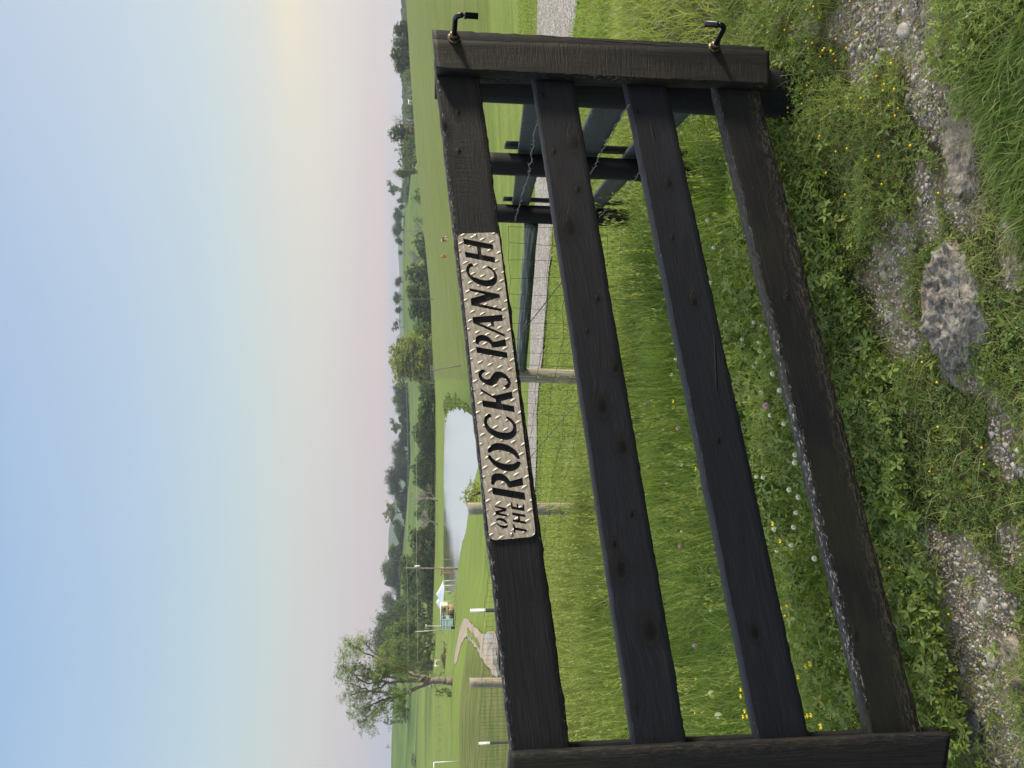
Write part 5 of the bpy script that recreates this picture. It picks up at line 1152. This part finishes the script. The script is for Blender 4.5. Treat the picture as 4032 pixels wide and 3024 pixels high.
t.put(t.p.inputs['Base Color'], c); t.p.inputs['Roughness'].default_value = .9; bump(t, t.math('ADD', t.math('ADD', a_, t.math('MULTIPLY', b_, .6)), t.math('MULTIPLY', chm, .5)), 1.0, .016); LIME = m
PLAIN = simple('pale_field_stone', (.17, .15, .125), .9, 0, 28, .7, 1.0, .015); DARKR = simple('dark_blue_stone', (.035, .042, .055), .75, 0, 30, .5, .5, .006)
rock('rock', 3765, 1195, .185, .118, .085, .12, 3, LIME, 'large flat limestone rock with dark lichen and a pale broken edge', cat='rock')
rock('rock', 3740, 1452, .055, .032, .03, .4, 5, LIME, 'small white-edged rock just left of the large flat rock')
rock('rock', 3800, 560, .16, .075, .045, .1, 8, PLAIN, 'flat grey-brown stone half covered by dry straw below the tussock', sink=.5)
rock('stone', 3845, 2862, .047, .033, .035, .2, 11, DARKR, 'dark blue-grey stone lying on the gravel beside the latch upright', .2, .7, 4, 'stone')
rock('rock', 4005, 2610, .07, .05, .04, .3, 13, PLAIN, 'pale brown stone at the near left edge of the gravel', sink=.4)
for k, (px, py, s_, lb) in enumerate([(3518, 640, .012, 'small pale stone in the clover below the hinge post'), (3480, 1085, .017, 'tan pebble at the edge of the gravel above the large rock'), (3500, 1240, .018, 'long pale stone on the gravel above the large rock'), (3595, 1355, .02, 'broken light stone left of the gravel patch'), (3870, 2390, .018, 'pale angular stone on the brown soil'), (3905, 2600, .02, 'grey angular stone on the brown soil near the left'), (3560, 120, .026, 'angular pale stone in the upper right gravel'), (3470, 215, .022, 'flat pale stones at the gravel edge below the hinge'), (3066, 100, .03, 'greenish grey stone beyond the lower hinge pin')]):
    rock('stone', px, py, s_*1.25, s_*.85, s_*.5, k*.7, 20+k, simple('pale_stone_%d' % k, (.30, .28, .25) if k % 3 else (.28, .20, .13), .85, 0, 60, .3, .4, .004) if k < 3 else STONE_P if 'STONE_P' in globals() else simple('pale_stone', (.30, .285, .26), .85, 0, 60, .3, .4, .004), lb, .3, .7, 3, 'stone')

# ------------------------------------------------------------------ flowers
PETW = leaf_mat('white_petals', (.55, .58, .50), (.85, .85, .80), .6, .2); PETP = leaf_mat('pink_petals', (.45, .16, .34), (.72, .42, .62), .6, .2); PETY = leaf_mat('yellow_petals', (.75, .50, .01), (.90, .72, .02), .4, .15); STEM = simple('green_stem', (.08, .14, .03), .6, 0, 50, .3, 0); FLUFF = leaf_mat('dandelion_fluff', (.55, .54, .50), (.75, .74, .70), .8, .4)
def head_clover(r, mat, seed):
    rg = np.random.default_rng(seed); Vs = []; n = 64
    for i in range(n):
        z = 1-1.55*(i+.5)/n; a = i*2.39996; q = math.sqrt(max(0, 1-z*z)); d = np.array([q*math.cos(a), q*math.sin(a), z]); e = np.cross(d, [0, 0, 1.01]); e /= np.linalg.norm(e)+1e-9; f = np.cross(d, e)
        b = d*r*.35; tip = d*r*rg.uniform(.9, 1.15)+np.array([0, 0, -.12*r*(1-z)]); Vs += [b-e*r*.07, b+e*r*.07, tip+e*r*.12, tip-e*r*.12]
    return np.array(Vs), [[4*i, 4*i+1, 4*i+2, 4*i+3] for i in range(n)], np.tile(np.linspace(0, 1, n)[::-1, None], (1, 4)).ravel()
def head_butter(r, mat, seed):
    Vs = []; Fs = []
    for k in range(5):
        a = k*2*math.pi/5; d = np.array([math.cos(a), math.sin(a), .55]); s = np.array([-math.sin(a), math.cos(a), 0]); b = len(Vs)
        Vs += [d*r*.08, d*r*.55-s*r*.42, d*r*.98-s*r*.30+np.array([0, 0, .15*r]), d*r*1.05+np.array([0, 0, .2*r]), d*r*.98+s*r*.30+np.array([0, 0, .15*r]), d*r*.55+s*r*.42]; Fs.append(list(range(b, b+6)))
    return np.array(Vs), Fs, np.full(len(Vs), .6)
def head_fluff(r, mat, seed):
    rg = np.random.default_rng(seed); Vs = []; n = 260
    for i in range(n):
        z = 1-2*(i+.5)/n; a = i*2.39996; q = math.sqrt(max(0, 1-z*z)); d = np.array([q*math.cos(a), q*math.sin(a), z]); e = np.cross(d, rg.normal(size=3)); e /= np.linalg.norm(e); f = np.cross(d, e)
        Vs += [d*r*.25, d*r*.95+e*r*.10, d*r*1.05, d*r*.95-e*r*.10]
    return np.array(Vs), [[4*i, 4*i+1, 4*i+2, 4*i+3] for i in range(n)], np.full(4*n, .7)
FP = {}
def flower(kind, px, py, h, label, group=None):
    """stands on the ground so that its head is seen at the given picture point"""
    fn_, r, mat, nm = {'white': (head_clover, .0088, PETW, 'white_clover'), 'pink': (head_clover, .0125, PETP, 'red_clover'), 'butter': (head_butter, .0105, PETY, 'buttercup'), 'fluff': (head_fluff, .019, FLUFF, 'dandelion_clock')}[kind]
    d = ray(px, py); t_ = .9
    while t_ < 12:
        p = CAM+d*t_
        if p[2]-float(H(p[0], p[1])) < h: break
        t_ += .01
    p = CAM+d*t_; z0 = float(H(p[0], p[1])); k = p[2]-z0
    if kind not in FP:
        root = bpy.data.objects.new(nm, None); COL.objects.link(root); a, b, c = fn_(r, mat, 3); mesh('flower_head', a+[0, 0, 1.0*.25], b, mat, False, {'tone': c}, None, root)
        V_, F_ = tube([(0.006, 0.004, -.25), (.003, 0, 0), (0, 0, .25)], [.0012, .0011, .0009], 5); mesh('stem', V_, F_, STEM, True, None, None, root); FP[kind] = root; o = root
    else: o = copy_tree(FP[kind])
    o.location = (p[0], p[1], p[2]-.25); o.rotation_euler = (random.uniform(-.15, .15)*0, 0, random.uniform(0, 6)); s = random.uniform(.85, 1.15); 
    for ch in o.children:
        if ch.name.startswith('flower_head'): ch.scale = (s, s, 1); ch.rotation_euler = (random.uniform(-.0, .0), 0, random.uniform(0, 6))
    tag(o, label, 'flower', group)
def r8(X, Y): return 2000+X/1.3823, 800+Y/1.3823
def r7b(X, Y): return 2100+X/1.62, 2000+Y/1.62
W_ = [r8(*p) for p in [(1338, 648), (1383, 668), (1427, 650), (1275, 742), (1368, 758), (1372, 806), (1392, 832), (1360, 866), (1342, 888), (1440, 928), (1470, 828), (1478, 1018), (1380, 1030), (1376, 1152), (1428, 1155), (1502, 1200), (1562, 1370), (1560, 1412), (1530, 1560), (1352, 1488), (1388, 1492), (1580, 1600)]] + [r7b(*p) for p in [(1552, 270), (1645, 238), (1675, 30), (1535, 135), (1660, 122), (1792, 322)]]
for p in W_: flower('white', *p, .22, 'white clover flower behind the gate between the third and bottom rails', 'white clover flowers behind the bottom rail')
for p in [r8(890, 935), r8(945, 1425), r8(1086, 93), r8(1120, 242), r8(1100, 432), r8(912, 850), r7b(945, 150), r7b(1130, 650), r7b(1185, 1325)]: flower('white', *p, .30, 'white clover flower among the tall grass seen between the second and third rails', 'white clover flowers in the tall grass')
for p in [r7b(*q) for q in [(1585, 640), (1625, 625), (1612, 680), (1665, 908), (1728, 910), (1658, 955), (1745, 1010), (1775, 995), (1697, 1080), (1535, 100), (1583, 210), (1780, 1322), (1757, 1325), (1842, 1392), (1940, 1435), (1738, 1335)]]: flower('butter', *p, .20, 'yellow buttercup behind the gate between the third and bottom rails', 'buttercups behind the bottom rail')
for p in [r7b(*q) for q in [(1330, 1158), (1330, 1200), (1355, 1295), (1345, 1330), (1370, 1328), (1283, 1462), (1035, 1303), (1042, 1090)]] + [r8(905, 1077), r8(907, 1110), r8(1028, 1445)]: flower('butter', *p, .28, 'yellow buttercup seen between the second and third rails', 'buttercups in the tall grass')
for p, lb in [(r8(675, 362), 'purple clover flower nearest the hinge end of the gate'), (r8(1405, 1102), 'pink clover flower just above the bottom rail'), (r8(925, 1225), 'pink clover flower below the sign between two rails'), (r8(750, 1093), 'mauve clover flower close under the second rail'), (r7b(1028, 878), 'bright purple clover flower in the left half of the meadow'), (r7b(935, 245), 'pale pink clover flower in the middle of the meadow')]: flower('pink', *p, .30, lb)
flower('fluff', *r7b(1137, 1185), .30, 'large round dandelion clock above the third rail'); flower('fluff', *r7b(1180, 1325), .28, 'smaller dandelion clock to the left of the large one')
# tiny yellow hop trefoil heads in the verge: nobody could count them
rg = np.random.default_rng(91); n = 2600; x = rg.uniform(-1.6, 2.4, n); y = rg.uniform(1.5, 3.6, n); px_, py_ = project(np.stack([x, y, H(x, y)], 1))
f_ = np.exp(-((py_-330)/420)**2-((px_-3300)/330)**2)+.35*np.exp(-((py_-2700)/300)**2-((px_-3560)/150)**2)+.05
k = rg.uniform(0, 1, n) < f_*.55; x, y = x[k], y[k]; n = len(x); z = H(x, y)+.05+.05*rg.uniform(0, 1, n); ico = bmesh.new(); bmesh.ops.create_icosphere(ico, subdivisions=1, radius=1)
iv = np.array([v.co[:] for v in ico.verts]); if_ = np.array([[v.index for v in f.verts] for f in ico.faces]); ico.free(); s = rg.uniform(.0028, .0048, n)
o = mesh('hop_trefoil_flowers', (iv[None]*s[:, None, None]+np.stack([x, y, z], 1)[:, None, :]).reshape(-1, 3), (np.arange(n)[:, None, None]*len(iv)+if_).reshape(-1, 3), PETY, True, {'tone': np.repeat(rg.uniform(0, .6, n), len(iv))}); tag(o, 'tiny yellow flower heads dotted over the verge', kind='stuff')

# ------------------------------------------------------------------ food trailer and canopy
LB = simple('pale_blue_trailer_paint', (.70, .85, .90), .5, 0, 1.5, .10, .1, .01); CRM = simple('cream_panel_paint', (.60, .54, .40), .6, 0, 2.5, .2, .1, .01); NAVY = simple('navy_trim', (.03, .045, .085), .5, 0, 4, .2, 0); BLK = simple('black_rubber', (.012, .012, .012), .8, 0, 10, .3, 0); STL = simple('dull_steel', (.30, .30, .28), .4, .8, 8, .2, 0); TANW = simple('tan_wood_panel', (.33, .25, .15), .8, 0, 3, .4, .2, .01)
dT = 118.
def tp(X, Y):          # zoomed picture coordinates of the trailer crop -> local side-plane metres
    return 1700+X/10.37, 2340+Y/10.37
tbase = hit(1793, 2450); dT = math.hypot(tbase[0], tbase[1]); tz = float(H(tbase[0], tbase[1]))
kx = dT/FPX/10.37
TRO = np.array([tbase[0], tbase[1], tz]); trl = empty('food_trailer', TRO, 'pale blue and cream food trailer parked by the white canopy', 'trailer')
Lx = lambda Y: (1140-Y)*kx            # along the trailer: + to the right in the upright view
Lz = lambda X: (962-X)*kx             # up
def tb(name, mat, Xa, Xb, Ya, Yb, y0, y1, parent=trl, bv=0):
    c = [(Lx(Ya)+Lx(Yb))/2, (y0+y1)/2, (Lz(Xa)+Lz(Xb))/2]; s = [abs(Lx(Ya)-Lx(Yb)), y1-y0, abs(Lz(Xa)-Lz(Xb))]
    v_, f_ = box(c, s); o = mesh(name, v_, f_, mat, False, None, None, parent)
    if bv: bevel(o, bv)
    return o
body = tb('body', LB, 400, 880, 870, 1400, 0, 2.1, bv=.06); tb('front_section', CRM, 400, 665, 478, 868, .05, 2.0, bv=.03)
tb('lower_panel', TANW, 668, 905, 555, 1010, .25, 1.9)
tb('roof', simple('white_roof_paint', (.62, .63, .60), .5, 0, 2, .1, 0), 388, 402, 470, 1408, -.08, 2.2)
for Y in (1092, 1160, 1243, 1305, 1362): tb('vent', NAVY, 470, 545, Y-12, Y+12, -.03, .0)
for a in ((405, 425, 1050, 1365), (628, 645, 1050, 1385)): tb('trim_strip', NAVY, a[0], a[1], a[2], a[3], -.035, .0)
for a in ((400, 785, 1048, 1060), (640, 760, 1352, 1362)): tb('trim_strip', NAVY, a[0], a[1], a[2], a[3], -.035, .0)
tb('window', simple('pale_window_glass', (.40, .50, .52), .2, 0, 2, .1, 0), 430, 590, 885, 1010, -.02, .0); tb('lamp', BLK, 465, 530, 925, 965, -.16, -.0); tb('awning_arm', NAVY, 488, 512, 660, 925, -.10, -.06)
tb('shelf', STL, 730, 748, 700, 830, -.25, .2); tb('shelf', CRM, 668, 800, 652, 672, .0, .25)
for Y, nm_ in ((560, 'service_window'),): o = tb(nm_, TANW, 430, 590, 520, 740, .02, .049); tb('pane', simple('dim_trailer_interior', (.16, .12, .08), .6, 0, 3, .5, 0), 445, 575, 540, 640, -.01, .019, o)
v_, f_ = tube([(Lx(915), .0, Lz(800)), (Lx(915), .22, Lz(800))], [83*kx, 83*kx], 28); wh = mesh('wheel', v_, f_, BLK, False, None, None, trl); v_, f_ = tube([(Lx(915), -.03, Lz(800)), (Lx(915), .0, Lz(800))], [47*kx, 47*kx], 24); mesh('rim', v_, f_, STL, False, None, None, wh)
v_, f_ = tube([(Lx(915), 1.85, Lz(800)), (Lx(915), 2.07, Lz(800))], [83*kx, 83*kx], 28); mesh('wheel', v_, f_, BLK, False, None, None, trl)
tb('chassis', BLK, 885, 920, 700, 1300, .1, 2.0); tb('jack', STL, 905, 1000, 795, 812, .1, .2); tb('tongue', STL, 880, 905, 1290, 1420, .9, 1.1); tb('step', BLK, 790, 940, 1290, 1390, -.2, .05)
trl.rotation_euler = (0, 0, 0)
# canopy with two peaks
CAN = leaf_mat('white_canopy_cloth', (.60, .66, .85), (.70, .75, .90), .7, .25); ALU = simple('white_frame_tube', (.66, .68, .68), .4, .2, 5, .1, 0)
cb = hit(1783, 2340); dC2 = dT+9; kc = dC2/FPX
def cpt(X, Y): x, y = 1700+X/10.37, 2340+Y/10.37; return x, y
z0c = float(H(*at_d(1780, 2340, dC2)[:2])); co_ = at_d(1780, 2350, dC2); COO = np.array([co_[0], co_[1], z0c]); can = empty('canopy_tent', COO, 'white two-peaked canopy tent standing behind the trailer', 'tent')
def cl(x, y, off=0): p = at_d(x, y, dC2)-COO; return np.array([p[0], p[1]+off, p[2]])
def x_of(Y, base=1800): return 1650+Y[0]/2.765, 2050+Y[1]/2.765
eL, eR = cl(*x_of((250, 1040))), cl(*x_of((256, 682))); zE = float(cl(*x_of((258, 800)))[2]); pk1, pk2 = cl(*x_of((180, 905))), cl(*x_of((180, 812))); dep_ = 3.2
nu, nv_ = 40, 14; Vs = []; xs_ = np.linspace(eL[0], eR[0], nu)
for j in range(nv_):
    b_ = j/(nv_-1)
    for i in range(nu):
        a_ = xs_[i]; half = (eR[0]-eL[0])/2; cm_ = (eL[0]+eR[0])/2
        hgt = 0
        for pk_ in (pk1, pk2):
            e_side = eL[0] if pk_ is pk1 else eR[0]; Lh = abs(pk_[0]-e_side) if (a_-pk_[0])*(e_side-pk_[0]) > 0 else abs(pk_[0]-cm_)*2.6
            q_ = max(0, 1-max(abs(a_-pk_[0])/max(Lh, .1), abs(b_-.5)*2)); hgt = max(hgt, q_**1.35)
        Vs.append([a_, eL[1]+(b_-.5)*dep_+dep_/2, zE+.0+(pk1[2]-zE)*hgt])
Fs = [[j*nu+i, j*nu+i+1, (j+1)*nu+i+1, (j+1)*nu+i] for j in range(nv_-1) for i in range(nu-1)]
o = mesh('canopy', Vs, Fs, CAN, True, {'tone': [.5]*len(Vs)}, None, can); sm = o.modifiers.new('t', 'SOLIDIFY'); sm.thickness = .02
v_, f_ = box([(eL[0]+eR[0])/2, eL[1]-.01, zE-.12], [eR[0]-eL[0], .02, .26]); mesh('valance', v_, f_, CAN, False, {'tone': [1]*8}, None, can)
v_, f_ = box([(eL[0]+eR[0])/2, eL[1]+dep_+.01, zE-.12], [eR[0]-eL[0], .02, .26]); mesh('valance', v_, f_, CAN, False, {'tone': [1]*8}, None, can)
for fx in (0, .48, .79, 1.0):
    for yy_ in (0, dep_):
        a_ = eL[0]+(eR[0]-eL[0])*fx; gx_, gy_ = COO[0]+a_, COO[1]+eL[1]+yy_; v_, f_ = tube([(a_, eL[1]+yy_, float(H(gx_, gy_))-COO[2]-.05), (a_, eL[1]+yy_, zE-.05)], .055, 6); mesh('leg', v_, f_, ALU, False, None, None, can)

# ------------------------------------------------------------------ utility poles and wires
POLEM = simple('weathered_pole_wood', (.21, .18, .14), .9, 0, 3, .3, .3, .02); PORC = simple('grey_transformer_paint', (.45, .46, .46), .4, .2, 4, .1, 0)
def upole(px_top, py_top, px_bot, py_bot, d, label, r=.14, extras=True):
    p = at_d(px_bot, py_bot, d); q = at_d(px_top, py_top, d); z0 = float(H(p[0], p[1])); O = np.array([p[0], p[1], z0]); root = empty('utility_pole', O, label, 'utility pole')
    v_, f_ = tube([(0, 0, -.5), ((q[0]-p[0])*.5, (q[1]-p[1])*.5, (q[2]-z0)*.5), (q[0]-p[0], q[1]-p[1], q[2]-z0)], [r, r*.85, r*.7], 9); mesh('pole', v_, f_, POLEM, True, None, None, root)
    if extras:
        t_ = np.array([q[0]-p[0], q[1]-p[1], q[2]-z0]); a_ = t_*.80+[.32, -.1, 0]; v_, f_ = tube([a_-[0, 0, .5], a_-[0, 0, .45], a_+[0, 0, .4], a_+[0, 0, .45]], [.16, .24, .24, .14], 12); mesh('transformer', v_, f_, PORC, True, None, None, root)
        v_, f_ = tube([t_*1.0, t_+[0, 0, .25]], [.05, .03], 8); mesh('insulator', v_, f_, PORC, True, None, None, root)
    return q
xa, ya = q4(280, 1206); xb, yb = q4(790, 1218); Ptop = upole(xa, ya, xb, yb, 146, 'utility pole with grey transformer at the near shore of the lake')
xa, ya = q3(-0, -0); a2 = q2(195, 1592); b2 = q2(510, 1600); P2 = upole(a2[0], a2[1], b2[0], b2[1], 250, 'thin utility pole at the crest of the hay field above the sign', .11, False)
a3_ = q2(200, 185); b3_ = q2(375, 195); P3 = upole(a3_[0], a3_[1], b3_[0], b3_[1], 296, 'thin utility pole in front of the big rounded bush on the crest', .12, False)
def wire(A, B, sag, r, label, n=40):
    k = np.linspace(0, 1, n)[:, None]; P = A+(B-A)*k; P[:, 2] -= sag*4*(k*(1-k))[:, 0]; v_, f_ = tube(P, r, 4, False); c = P.mean(0); o = mesh('power_line', v_, f_, simple('power_line_cable', (.22, .27, .20), .6, .3, 2, .1, 0) if 'power_line_cable' not in MATS else MATS['power_line_cable'], False, None, None, None, c); tag(o, label, 'power line')
Pn = at_d(1576, 3300, 95.); Pn2 = at_d(1612, 3300, 95.)
x1_, y1_ = q4(385, 1210); M1 = at_d(x1_, y1_, 146); x2_, y2_ = q2(262, 1592); M2 = at_d(x2_, y2_, 250)
wire(Ptop, P2, 1.2, .022, 'upper power line crossing above the lake and the hay field'); wire(M1, M2, 1.2, .022, 'lower power line crossing above the lake and the hay field')
wire(Pn, Ptop, .5, .018, 'upper power line passing in front of the big airy tree'); wire(Pn2, M1, .5, .018, 'lower power line passing in front of the big airy tree')
x4_, y4_ = q4(570, 1365); G_ = hit(x4_, y4_-20); wire(M1, np.array([G_[0], G_[1], G_[2]]), .0, .016, 'guy wire running from the lakeside utility pole to the ground')

# pipes, goal frame, distant fence
def stick(name, a_px, b_px, d, r, mat, label, cat):
    p = at_d(*b_px, d); q = at_d(*a_px, d); z0 = float(H(p[0], p[1])); O = np.array([p[0], p[1], z0]); v_, f_ = tube([(0, 0, -.2), (q[0]-p[0], q[1]-p[1], q[2]-z0)], r, 8); root = empty(name, O, label, cat); mesh('pole', v_, f_, mat, True, None, None, root); return root, np.array([q[0]-p[0], q[1]-p[1], q[2]-z0])
rt, tp_ = stick('martin_house_pole', z5(1005, 172), z5(1175, 180), 128, .06, PORC, 'thin white pole with a small cap standing behind the trailer', 'pole'); v_, f_ = box(tp_, (.35, .35, .18)); mesh('cap', v_, f_, WHT, False, None, None, rt)
rt, tp_ = stick('leaning_post', z5(895, 232), z5(1045, 218), 205, .10, PORC, 'pale grey leaning post at the foot of the green trees', 'post')
v_, f_ = tube([tp_, tp_+[.0, 0, .06]], [.09, .04], 8); mesh('post_top', v_, f_, PORC, True, None, None, rt)
gfd = 72.; pts = [at_d(*z5(1140, 1600), gfd), at_d(*z5(1085, 1600), gfd), at_d(*z5(1085, 1740), gfd), at_d(*z5(1140, 1740), gfd)]; z0 = float(H(pts[0][0], pts[0][1])); O = np.array([pts[0][0], pts[0][1], z0]); gf = empty('goal_frame', O, 'white pipe goal frame standing on the left lawn at the picture edge', 'goal frame')
b0 = pts[0].copy(); b0[2] = z0; b3 = pts[3].copy(); b3[2] = float(H(b3[0], b3[1])); 
for nm_, a_, b_ in (('post', b0, pts[1]), ('crossbar', pts[1], pts[2]), ('post', b3, pts[2])): v_, f_ = tube([a_-O, b_-O], .045, 8); mesh(nm_, v_, f_, WHT, True, None, None, gf)
def farfence(pix, d_of, label, hgt, rp, seed):
    P = [at_d(x, y, d) for (x, y), d in zip(pix, d_of)]; O = P[0].copy(); O[2] = float(H(O[0], O[1])); root = empty('stock_fence', O, label, 'fence'); tops = []
    for p in P:
        z0 = float(H(p[0], p[1])); v_, f_ = tube([(p[0]-O[0], p[1]-O[1], z0-O[2]-.2), (p[0]-O[0], p[1]-O[1], z0-O[2]+hgt*random.uniform(.9, 1.08))], rp, 6); mesh('post', v_, f_, POLEM, False, None, None, root); tops.append([p[0]-O[0], p[1]-O[1], z0-O[2]])
    T_2 = np.array(tops); v_, f_ = join([tube(T_2+[0, 0, h*hgt], .011, 4, False) for h in (.3, .6, .9)]); mesh('wires', v_, f_, DWIRE, False, None, None, root)
F5 = [z5(1010, Y) for Y in (-520, -400, -300, -200, -100, 10, 95, 170, 250, 335, 425, 515, 600, 690, 800, 920, 1020, 1110, 1210, 1260, 1370, 1480, 1590, 1700)]
farfence(F5, list(np.linspace(215, 186, 24)), 'long post and wire fence along the far side of the left lawn', 1.3, .07, 1)
F6 = [(1500+X/2.765, 1200+Y/2.765) for X, Y in [(620, 718), (650, 716), (700, 712), (760, 706), (820, 700), (900, 694), (960, 690)]]
farfence([(1750, y) for _, y in F6]+[(1750, y) for y in np.linspace(1446, 1440, 3)], list(np.linspace(292, 100, 10)), 'wire fence dividing the hay field from the lake lawn', 1.2, .07, 2)
# weathered wooden pens at the end of that fence
p = at_d(1725, 1478, 286); z0 = float(H(p[0], p[1])); root = empty('timber_pen', (p[0], p[1], z0), 'grey weathered timber pen under the biggest domed tree', 'pen')
for k in range(6): v_, f_ = box([k*1.3-3, 0, .8], [.16, .16, 1.9]); mesh('post', v_, f_, POLEM, False, None, None, root)
for h in (.45, .95, 1.45): v_, f_ = box([.25, -.1, h], [6.8, .05, .17]); mesh('rail', v_, f_, POLEM, False, None, None, root)

# brush pile on the left lawn
p = hit(*z5(1210, 515)); rg = np.random.default_rng(12); prt = []
for i in range(160):
    c = np.array([rg.normal(0, 1.6), rg.normal(0, .6), abs(rg.normal(0, .35))]); c[2] *= max(.2, 1-abs(c[0])/4); a = rg.normal(size=3)*[1, .6, .45]; a /= np.linalg.norm(a); L_ = rg.uniform(.5, 1.7)
    prt.append(tube([c-a*L_/2, c+a*L_/2+[0, 0, .1]], [rg.uniform(.02, .07), .012], 5))
prt = [(v+[0, 0, .12], f) for v, f in prt]; v_, f_ = join(prt); o = mesh('brush_pile', v_+[p[0], p[1], p[2]], f_, simple('dead_branches_bark', (.13, .085, .06), .9, 0, 2, .5, 0), False, None, None, None, (p[0], p[1], p[2])); tag(o, 'brown pile of dead branches on the lawn between the trailer and the big airy tree', 'brush pile')

# ------------------------------------------------------------------ cattle (one continuous body each)
def cow(px_, d, tan_, white_, face, label, pose='stand', s=1.0, hpx=None):
    p = at_d(*px_, d); z0 = float(H(p[0], p[1])); O = (p[0], p[1], z0)
    K = [(-.75, 0, 1.18, .24), (-.35, 0, 1.15, .32), (.15, 0, 1.12, .34), (.55, 0, 1.16, .29), (.80, 0, 1.28, .19), (1.02, 0, 1.40, .15), (1.20, 0, 1.30, .10), (1.38, 0, 1.16, .075), (-.90, 0, 1.22, .09), (-.98, 0, .95, .03), (-.97, 0, .60, .035)]
    if pose == 'graze': K[5] = (1.02, 0, 1.0, .15); K[6] = (1.18, 0, .65, .11); K[7] = (1.28, 0, .32, .08)
    Vv = [k[:3] for k in K]; R_ = [k[3] for k in K]; E = [(0, 1), (1, 2), (2, 3), (3, 4), (4, 5), (5, 6), (6, 7), (0, 8), (8, 9), (9, 10)]
    def leg(root_, x_, y_, front):
        b = len(Vv); kn = (.03 if front else -.08)
        Vv.extend([(x_, y_, .88), (x_+kn, y_, .48), (x_+(0 if front else .02), y_, .10), (x_+.04, y_, .0)]); R_.extend([.13 if front else .17, .065, .045, .055]); E.extend([(root_, b), (b, b+1), (b+1, b+2), (b+2, b+3)])
    leg(3, .52, .17, True); leg(3, .60, -.17, True); leg(0, -.66, .18, False); leg(0, -.58, -.18, False)
    b = len(Vv); hx = K[6]; Vv.extend([(hx[0]-.06, .17, hx[2]+.08), (hx[0]-.06, -.17, hx[2]+.08)]); R_.extend([.03, .03]); E.extend([(6, b), (6, b+1)])
    me = bpy.data.meshes.new('cow'); me.from_pydata(Vv, E, []); o = bpy.data.objects.new('cow', me); COL.objects.link(o)
    sk_ = o.modifiers.new('skin', 'SKIN'); o.modifiers.new('sub', 'SUBSURF').levels = 1
    for v, r in zip(me.skin_vertices[0].data, R_): v.radius = (r, r*.9)
    me.skin_vertices[0].data[1].use_root = True
    m2 = bpy.data.meshes.new_from_object(o.evaluated_get(bpy.context.evaluated_depsgraph_get())); bpy.data.objects.remove(o); o = bpy.data.objects.new('cow', m2); COL.objects.link(o)
    m, t = material('cow_coat_'+str(len(MATS))); tc = t.add('ShaderNodeTexCoord').outputs['Object']; n_ = t.step(t.noise(tc, 1.3, 2), .47+.25*(tan_-white_), .50+.25*(tan_-white_)); c = t.mix(n_, (.30, .12, .05, 1) if tan_ >= .5 or white_ < 1 else (.6, .56, .5, 1), (.62, .58, .52, 1))
    if white_ >= 1: c = (.62, .60, .56, 1)
    t.put(t.p.inputs['Base Color'], c); t.p.inputs['Roughness'].default_value = .8; m2.materials.append(m)
    for f in m2.polygons: f.use_smooth = True
    o.location = O; o.rotation_euler = (0, 0, face); o.scale = (s,)*3; tag(o, label, 'cow'); return o
def qpt(q, X, Y): return q(X, Y)
cow(q1(335, 1117), 295, 0, 1, .3, 'white cow standing on the crest of the hay field', s=1.1)
cow(q1(330, 1405), 297, 1, 0, 2.9, 'red-brown cow on the crest left of the white cow', s=1.1)
cow(q2(755, 950), 118, .5, .4, -1.3, 'brown and white cow in the hay field just above the sign', 'graze', .72); cow(q2(720, 1135), 132, 1, 0, -1.9, 'light brown cow grazing in the hay field above the letter C of the sign', 'graze', .72)
cow(q4(620, 1237), 215, .6, .5, 3.0, 'tan cow on the far bank behind the utility pole', s=1.1)
cow(z5(985, 565), 206, .4, .6, .2, 'white-faced cow at the fence right of the big airy tree', s=1.15); cow(z5(955, 775), 240, 0, 1, 2.8, 'pale cow seen behind the trunk of the big airy tree', s=1.1)

# ------------------------------------------------------------------ air
v_, f_ = box([0, 850, 60], [4200, 2300, 220]); m = bpy.data.materials.new('evening_haze'); m.use_nodes = True; t = NT(m.node_tree); t.n.clear(); pv_ = t.add('ShaderNodeVolumePrincipled'); pv_.inputs['Color'].default_value = (.78, .86, 1.0, 1); pv_.inputs['Density'].default_value = .00022; pv_.inputs['Anisotropy'].default_value = .3
ou = t.add('ShaderNodeOutputMaterial'); t.l.new(pv_.outputs[0], ou.inputs['Volume']); hz = mesh('haze', v_, f_, m); tag(hz, 'thin pale evening haze over the valley', kind='stuff')
